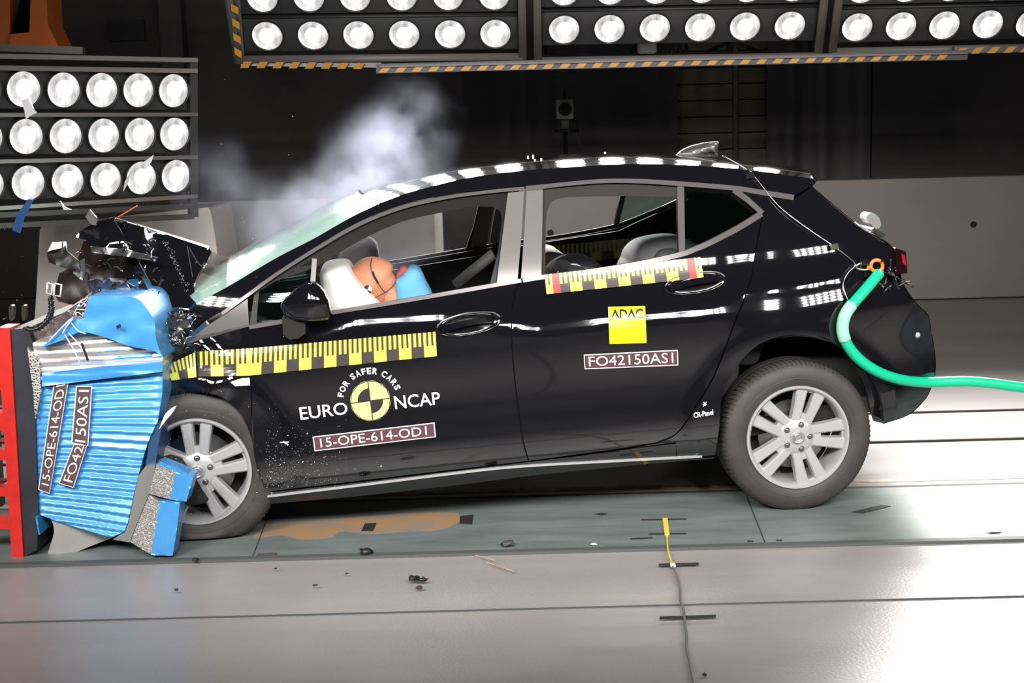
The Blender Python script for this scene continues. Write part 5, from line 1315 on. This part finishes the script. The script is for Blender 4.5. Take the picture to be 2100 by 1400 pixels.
# ================================================================ HOSE, HOOK, WIRE
hose = thing('green_hose', 'thick green hose hooked to the rear corner of the car', 'hose', PC(1914, 783, .1), 0)
hp = cr([(1803, 560), (1779, 589), (1754, 617), (1734, 642), (1727, 671), (1733, 698), (1748, 722), (1768, 742), (1804, 765), (1856, 781), (1914, 784), (1983, 781), (2051, 788), (2100, 795), (2250, 806), (2500, 812)], 6)
PS(1899, 783); _hy = (CMI @ PS(1899, 783, -.03)).y
hpts = [PS(x, y, -.032) if x < 1900 else PC(x, y, lerp_tab([(1900, _hy), (2500, _hy+.1)], x)) for x, y in hp]
for _ in range(8): hpts = [hpts[0]]+[hpts[i-1]*.25+hpts[i]*.5+hpts[i+1]*.25 for i in range(1, len(hpts)-1)]+[hpts[-1]]
b = bmesh.new(); tube(b, hpts, .0235, 16); obj('tube', b, GREEN, hose)
b = bmesh.new(); sl = hpts[14:31]; tube(b, sl, .0262, 16); obj('mesh_sleeve', b, SLEEVE, hose)
HKY = (CMI @ PS(1798, 550)).y-.035
b = bmesh.new(); c = PC(1798, 543, HKY)
tube(b, [PC(1798+12*math.cos(t_), 545+12*math.sin(t_), HKY) for t_ in [k*2*PI/20-.6 for k in range(20)]], .008, 8)
tube(b, [PC(1786, 548, HKY), PC(1778, 546, HKY)], .012, 8)
tag(obj('orange_hook', b, mat('orange_metal', (.75, .20, .03), .35)), 'orange hook ring joining the green hose to the steel shackle', 'hook')
t = thing('steel_shackle', 'grey steel shackle between the wire cable and the orange hook', 'shackle', PC(1770, 545, HKY))
b = bmesh.new(); tube(b, [PC(x, y, HKY) for x, y in cr([(1787, 540), (1772, 538), (1758, 543), (1758, 550), (1772, 553), (1790, 550)], 5)], .006, 8); obj('bow', b, STEEL, t)
b = bmesh.new(); tube(b, [PC(1766, 539, HKY-.012), PC(1782, 538, HKY-.012)], .012, 10); obj('pin', b, DSTEEL, t)
b = bmesh.new(); wpx = cr([(1482, 319), (1518, 339), (1546, 360), (1596, 421), (1650, 464), (1707, 503), (1736, 524), (1754, 542), (1740, 558), (1729, 580), (1734, 605), (1747, 627)], 5)
tube(b, [PS(x, y, -.012) if y > 352 else PC(x, y, PCl(*[x, y], .3).y+.0) for x, y in wpx], .0032, 6)
tag(obj('steel_wire', b, STEEL), 'thin steel wire running from the roof down to the shackle', 'wire')
for (x, y), pos in (((1538, 360), 'under the spoiler'), ((1711, 506), 'above the shackle')):
    b = bmesh.new(); flatpoly(b, [(x-9, y-4), (x+7, y-8), (x+10, y+3), (x-7, y+7)], lambda px, py: PS(px, py, -.017), 0, 0); bmesh.ops.solidify(b, geom=b.faces[:], thickness=.002)
    tag(obj('black_tape', b, BLK, smooth=False), 'small black tape patch holding the wire, %s' % pos, 'tape')

# ================================================================ THINGS ON THE FLOOR
def fpoly(pts, h=.0015, z=.0035):
    b = bmesh.new(); P = [FL(*p) for p in pts]
    t_ = [b.verts.new((p.x, p.y, z+h)) for p in P]; k = [b.verts.new((p.x, p.y, 0.0)) for p in P]
    b.faces.new(t_); b.faces.new(k[::-1])
    for i in range(len(P)): b.faces.new((t_[i], k[i], k[(i+1) % len(P)], t_[(i+1) % len(P)]))
    recalc(b); return b
TAPEB = mat('floor_tape_black', (.02, .018, .018), .6)
tapes = [([(1315, 1068.2), (1407, 1066.6), (1407, 1065), (1315, 1066.4)], 'black tape strip across the top of the yellow floor sensor'),
         ([(1330, 1097.6), (1407, 1096.4), (1407, 1094.6), (1330, 1095.8)], 'black tape strip across the foot of the yellow floor sensor'),
         ([(1293, 1107.5), (1338, 1105.2), (1338, 1103.4), (1293, 1105.2)], 'short black tape left of the yellow cord'),
         ([(1351, 1160.6), (1433, 1157.8), (1433, 1155.4), (1351, 1158)], 'black tape strip over the white cable joint'),
         ([(1353, 1269.6), (1468, 1266), (1468, 1262.8), (1353, 1266.2)], 'black tape strip over the grey cable, nearest the camera'),
         ([(741, 1090), (765, 1090), (772, 1074), (749, 1075)], 'square black tape patch on the rust stain'),
         ([(943, 1075), (968, 1076), (971, 1057), (943, 1060)], 'square black tape patch right of the rust stain'),
         ([(1746, 1051.5), (1770, 1053.5), (1827, 1039), (1806, 1037)], 'slanted black tape right of the rear wheel'),
         ([(1219, 1055.5), (1234, 1057.5), (1246, 1055), (1232, 1053.5)], 'tiny black lozenge of tape beneath the sill'),
         ([(1533, 1112), (1545, 1112), (1544, 1110), (1533, 1110)], 'tiny black mark left of the lane seam foot'),
         ([(1592, 1110), (1604, 1110), (1603, 1108), (1592, 1108)], 'tiny black mark right of the lane seam foot')]
for pts_, lb in tapes: tag(obj('floor_tape', fpoly(pts_), TAPEB, smooth=False), lb, 'tape')
tag(obj('floor_tape', fpoly([(525, 1143), (569, 1142), (568, 1135), (528, 1137)]), mat('worn_tape', (.07, .065, .06), .7), smooth=False), 'worn dark tape remnant behind the front wheel', 'tape')
t = thing('floor_sensor', 'yellow strip sensor with yellow cord taped to the floor', 'sensor', FL(1366, 1080))
b = bmesh.new(); P_ = [FL(1359, 1066), FL(1369, 1066), FL(1373, 1097), FL(1363, 1098)]
obj('sensor_pad', fpoly([(1363, 1098), (1373, 1097), (1369, 1066), (1358.5, 1066)], .006), mat('yellow_pad', (.75, .55, .08), .5), t, False); b.free()
b = bmesh.new(); tube(b, [FL(x, y, .006) for x, y in cr([(1368, 1098), (1369, 1120), (1373, 1140), (1380, 1158)], 5)], .0035, 8); obj('cord', b, mat('yellow_cord', (.75, .55, .05), .5), t)
b = bmesh.new(); p = FL(1380, 1158, .008); box(b, p, (.02, .03, .012), bev=.004); tag(obj('cable_joint', b, WHITE), 'small white joint between the yellow cord and the grey cable', 'connector')
b = bmesh.new(); tube(b, [FL(x, y, .006) for x, y in cr([(1379, 1160), (1388, 1180), (1395, 1206), (1395, 1228), (1402, 1250), (1404, 1277), (1408, 1303), (1408, 1329), (1414, 1355), (1423, 1400), (1432, 1440), (1440, 1500)], 6)], .0045, 8)
tag(obj('floor_cable', b, mat('grey_cable', (.16, .15, .15), .5)), 'thin grey cable running from the white joint to the bottom edge', 'cable')
def chunk(px, py, s_, seed, hgt=.5):
    rnd_ = random.Random(seed); b = bmesh.new(); p = FL(px, py)
    bmesh.ops.create_icosphere(b, subdivisions=2, radius=1)
    for v in b.verts:
        k = 1+.7*noise.noise(v.co*1.7+Vector((seed*3.1, 0, 0))); v.co = Vector((v.co.x*s_[0]*k, v.co.y*s_[1]*k, (v.co.z*k*hgt)*s_[1]))
    mz = min(v.co.z for v in b.verts)
    b.transform(Matrix.Translation((p.x, p.y, -mz+.003))); return b
debris = [(750, 1137, (.028, .022), 'black broken chunk on the lane joint below the door', DARK), (1042, 1121, (.03, .02), 'tattered dark scrap on the lane right of the taped patches', mat('scrap', (.06, .055, .05), .6)), (748+100, 1191, (.02, .02), 'brown-black curled scrap on the near floor', DARK), (866, 1194, (.02, .014), 'second half of the curled scrap on the near floor', DARK), (860, 1209, (.012, .012), 'small dark crumb just below the curled scrap', mat('crumb', (.05, .03, .03), .6)),
          (401, 1152, (.012, .012), 'small black crumb in front of the honeycomb blocks', DARK), (362, 1213, (.008, .008), 'tiny black flake at the lower left floor', DARK), (565, 1168, (.006, .006), 'tiny crumb below the worn tape remnant', DARK), (647, 1203, (.009, .006), 'tiny black flake below the door sill', DARK), (1445, 1388, (.008, .008), 'tiny black speck by the grey cable at the bottom edge', DARK), (711, 1178, (.007, .004), 'tiny black flake left of the curled scrap', DARK), (1218, 1119, (.014, .008), 'white crumb on the lane joint left of the yellow cord', WHITE), (2040, 1094, (.03, .006), 'row of dark crumbs at the right end of the lane joint', DARK)]
for i, (x, y, s_, lb, m_) in enumerate(debris): tag(obj('debris_chunk', chunk(x, y, s_, i+1), m_), lb, 'debris')
for (a_, c_), lb in ((((975, 1138), (1015, 1149)), 'upper thin wooden splinter on the floor'), (((998, 1153), (1055, 1172)), 'lower thin wooden splinter on the floor')):
    b = bmesh.new(); tube(b, [FL(*a_, .003), FL((a_[0]+c_[0])/2, (a_[1]+c_[1])/2-.4, .004), FL(*c_, .003)], .0022, 6); tag(obj('splinter', b, mat('wood_splinter', (.35, .25, .16), .7)), lb, 'splinter')
# rust stain: a wash of colour on the lane plates
b = bmesh.new(); st_ = cr([(560, 1074), (700, 1063), (850, 1052), (925, 1051), (945, 1060), (940, 1072), (900, 1086), (830, 1090), (760, 1095), (700, 1090), (680, 1102), (620, 1106), (575, 1098), (520, 1104), (535, 1088)], 4, True)
o = obj('floor_stain', fpoly(st_, .0004, .0018), mat('rust_wash', (.34, .20, .10), .45, var=(6, (.24, .20, .16), .4, .65)), smooth=False); o['kind'] = 'structure'; o.name = 'trim_13'

# ================================================================ FLYING FRAGMENTS
def frag(name, poly, y, m_, lb, th_=.01):
    b = slab(poly, lambda px, py: PY(px, py, y+.0015*(px-poly[0][0])), Vector((0, th_, 0)), 0); tag(obj(name, b, m_, smooth=False), lb, 'fragment')
frag('flying_fragment', [(44, 206), (58, 201), (68, 222), (62, 232), (75, 231), (64, 236), (53, 244), (50, 228)], 5.9, mat('frag_white', (.6, .6, .62), .3, metal=.3), 'pale plastic fragment flying before the top left lamps')
frag('flying_fragment', [(175, 444), (184, 430), (198, 446), (196, 462), (186, 460)], 5.9, mat('frag_grey', (.12, .11, .11), .4), 'grey metal fragment flying above the hood peak')
frag('flying_fragment', [(58, 408), (68, 410), (48, 448), (40, 478), (25, 472), (34, 440)], 6.0, mat('frag_blue', (.015, .06, .18), .4), 'dark blue shard flying below the left lamp bank')
frag('flying_fragment', [(314, 318), (309, 333), (302, 342), (295, 332), (303, 334)], 5.9, mat('frag_white', (.6, .6, .62), .3), 'small pale sliver flying before the lower right lamp of the left bank')
frag('flying_fragment', [(268, 352), (262, 375), (252, 392), (256, 372)], 5.9, mat('frag_grey2', (.3, .3, .3), .4), 'long grey sliver flying left of the pale sliver')
frag('flying_fragment', [(123, 412), (132, 424), (146, 430), (130, 430)], 5.9, mat('frag_white', (.6, .6, .62), .3), 'thin pale hook-shaped fragment flying under the left lamp bank')
frag('flying_fragment', [(241, 444), (280, 421), (281, 423), (243, 446)], 5.9, ORANGE, 'thin orange strand flying above the hood peak')
b = bmesh.new(); rnd = random.Random(77)
for _ in range(170):
    x = rnd.uniform(0, 620); y = rnd.uniform(380, 720) if rnd.random() < .7 else rnd.uniform(100, 760)
    p = PY(x, y, rnd.uniform(5.4, 6.3)); s_ = rnd.uniform(.0008, .0024)
    v = [b.verts.new(p+Vector((rnd.uniform(-1, 1), rnd.uniform(-1, 1), rnd.uniform(-1, 1)))*s_) for _ in range(4)]
    for f in ((0, 1, 2), (0, 1, 3), (0, 2, 3), (1, 2, 3)): b.faces.new([v[i] for i in f])
recalc(b); tag(obj('flying_crumbs', b, mat('chip_white', (.75, .75, .75), .3), smooth=False), 'cloud of tiny pale crumbs flying around the crushed hood and barrier', 'debris', kind='stuff')
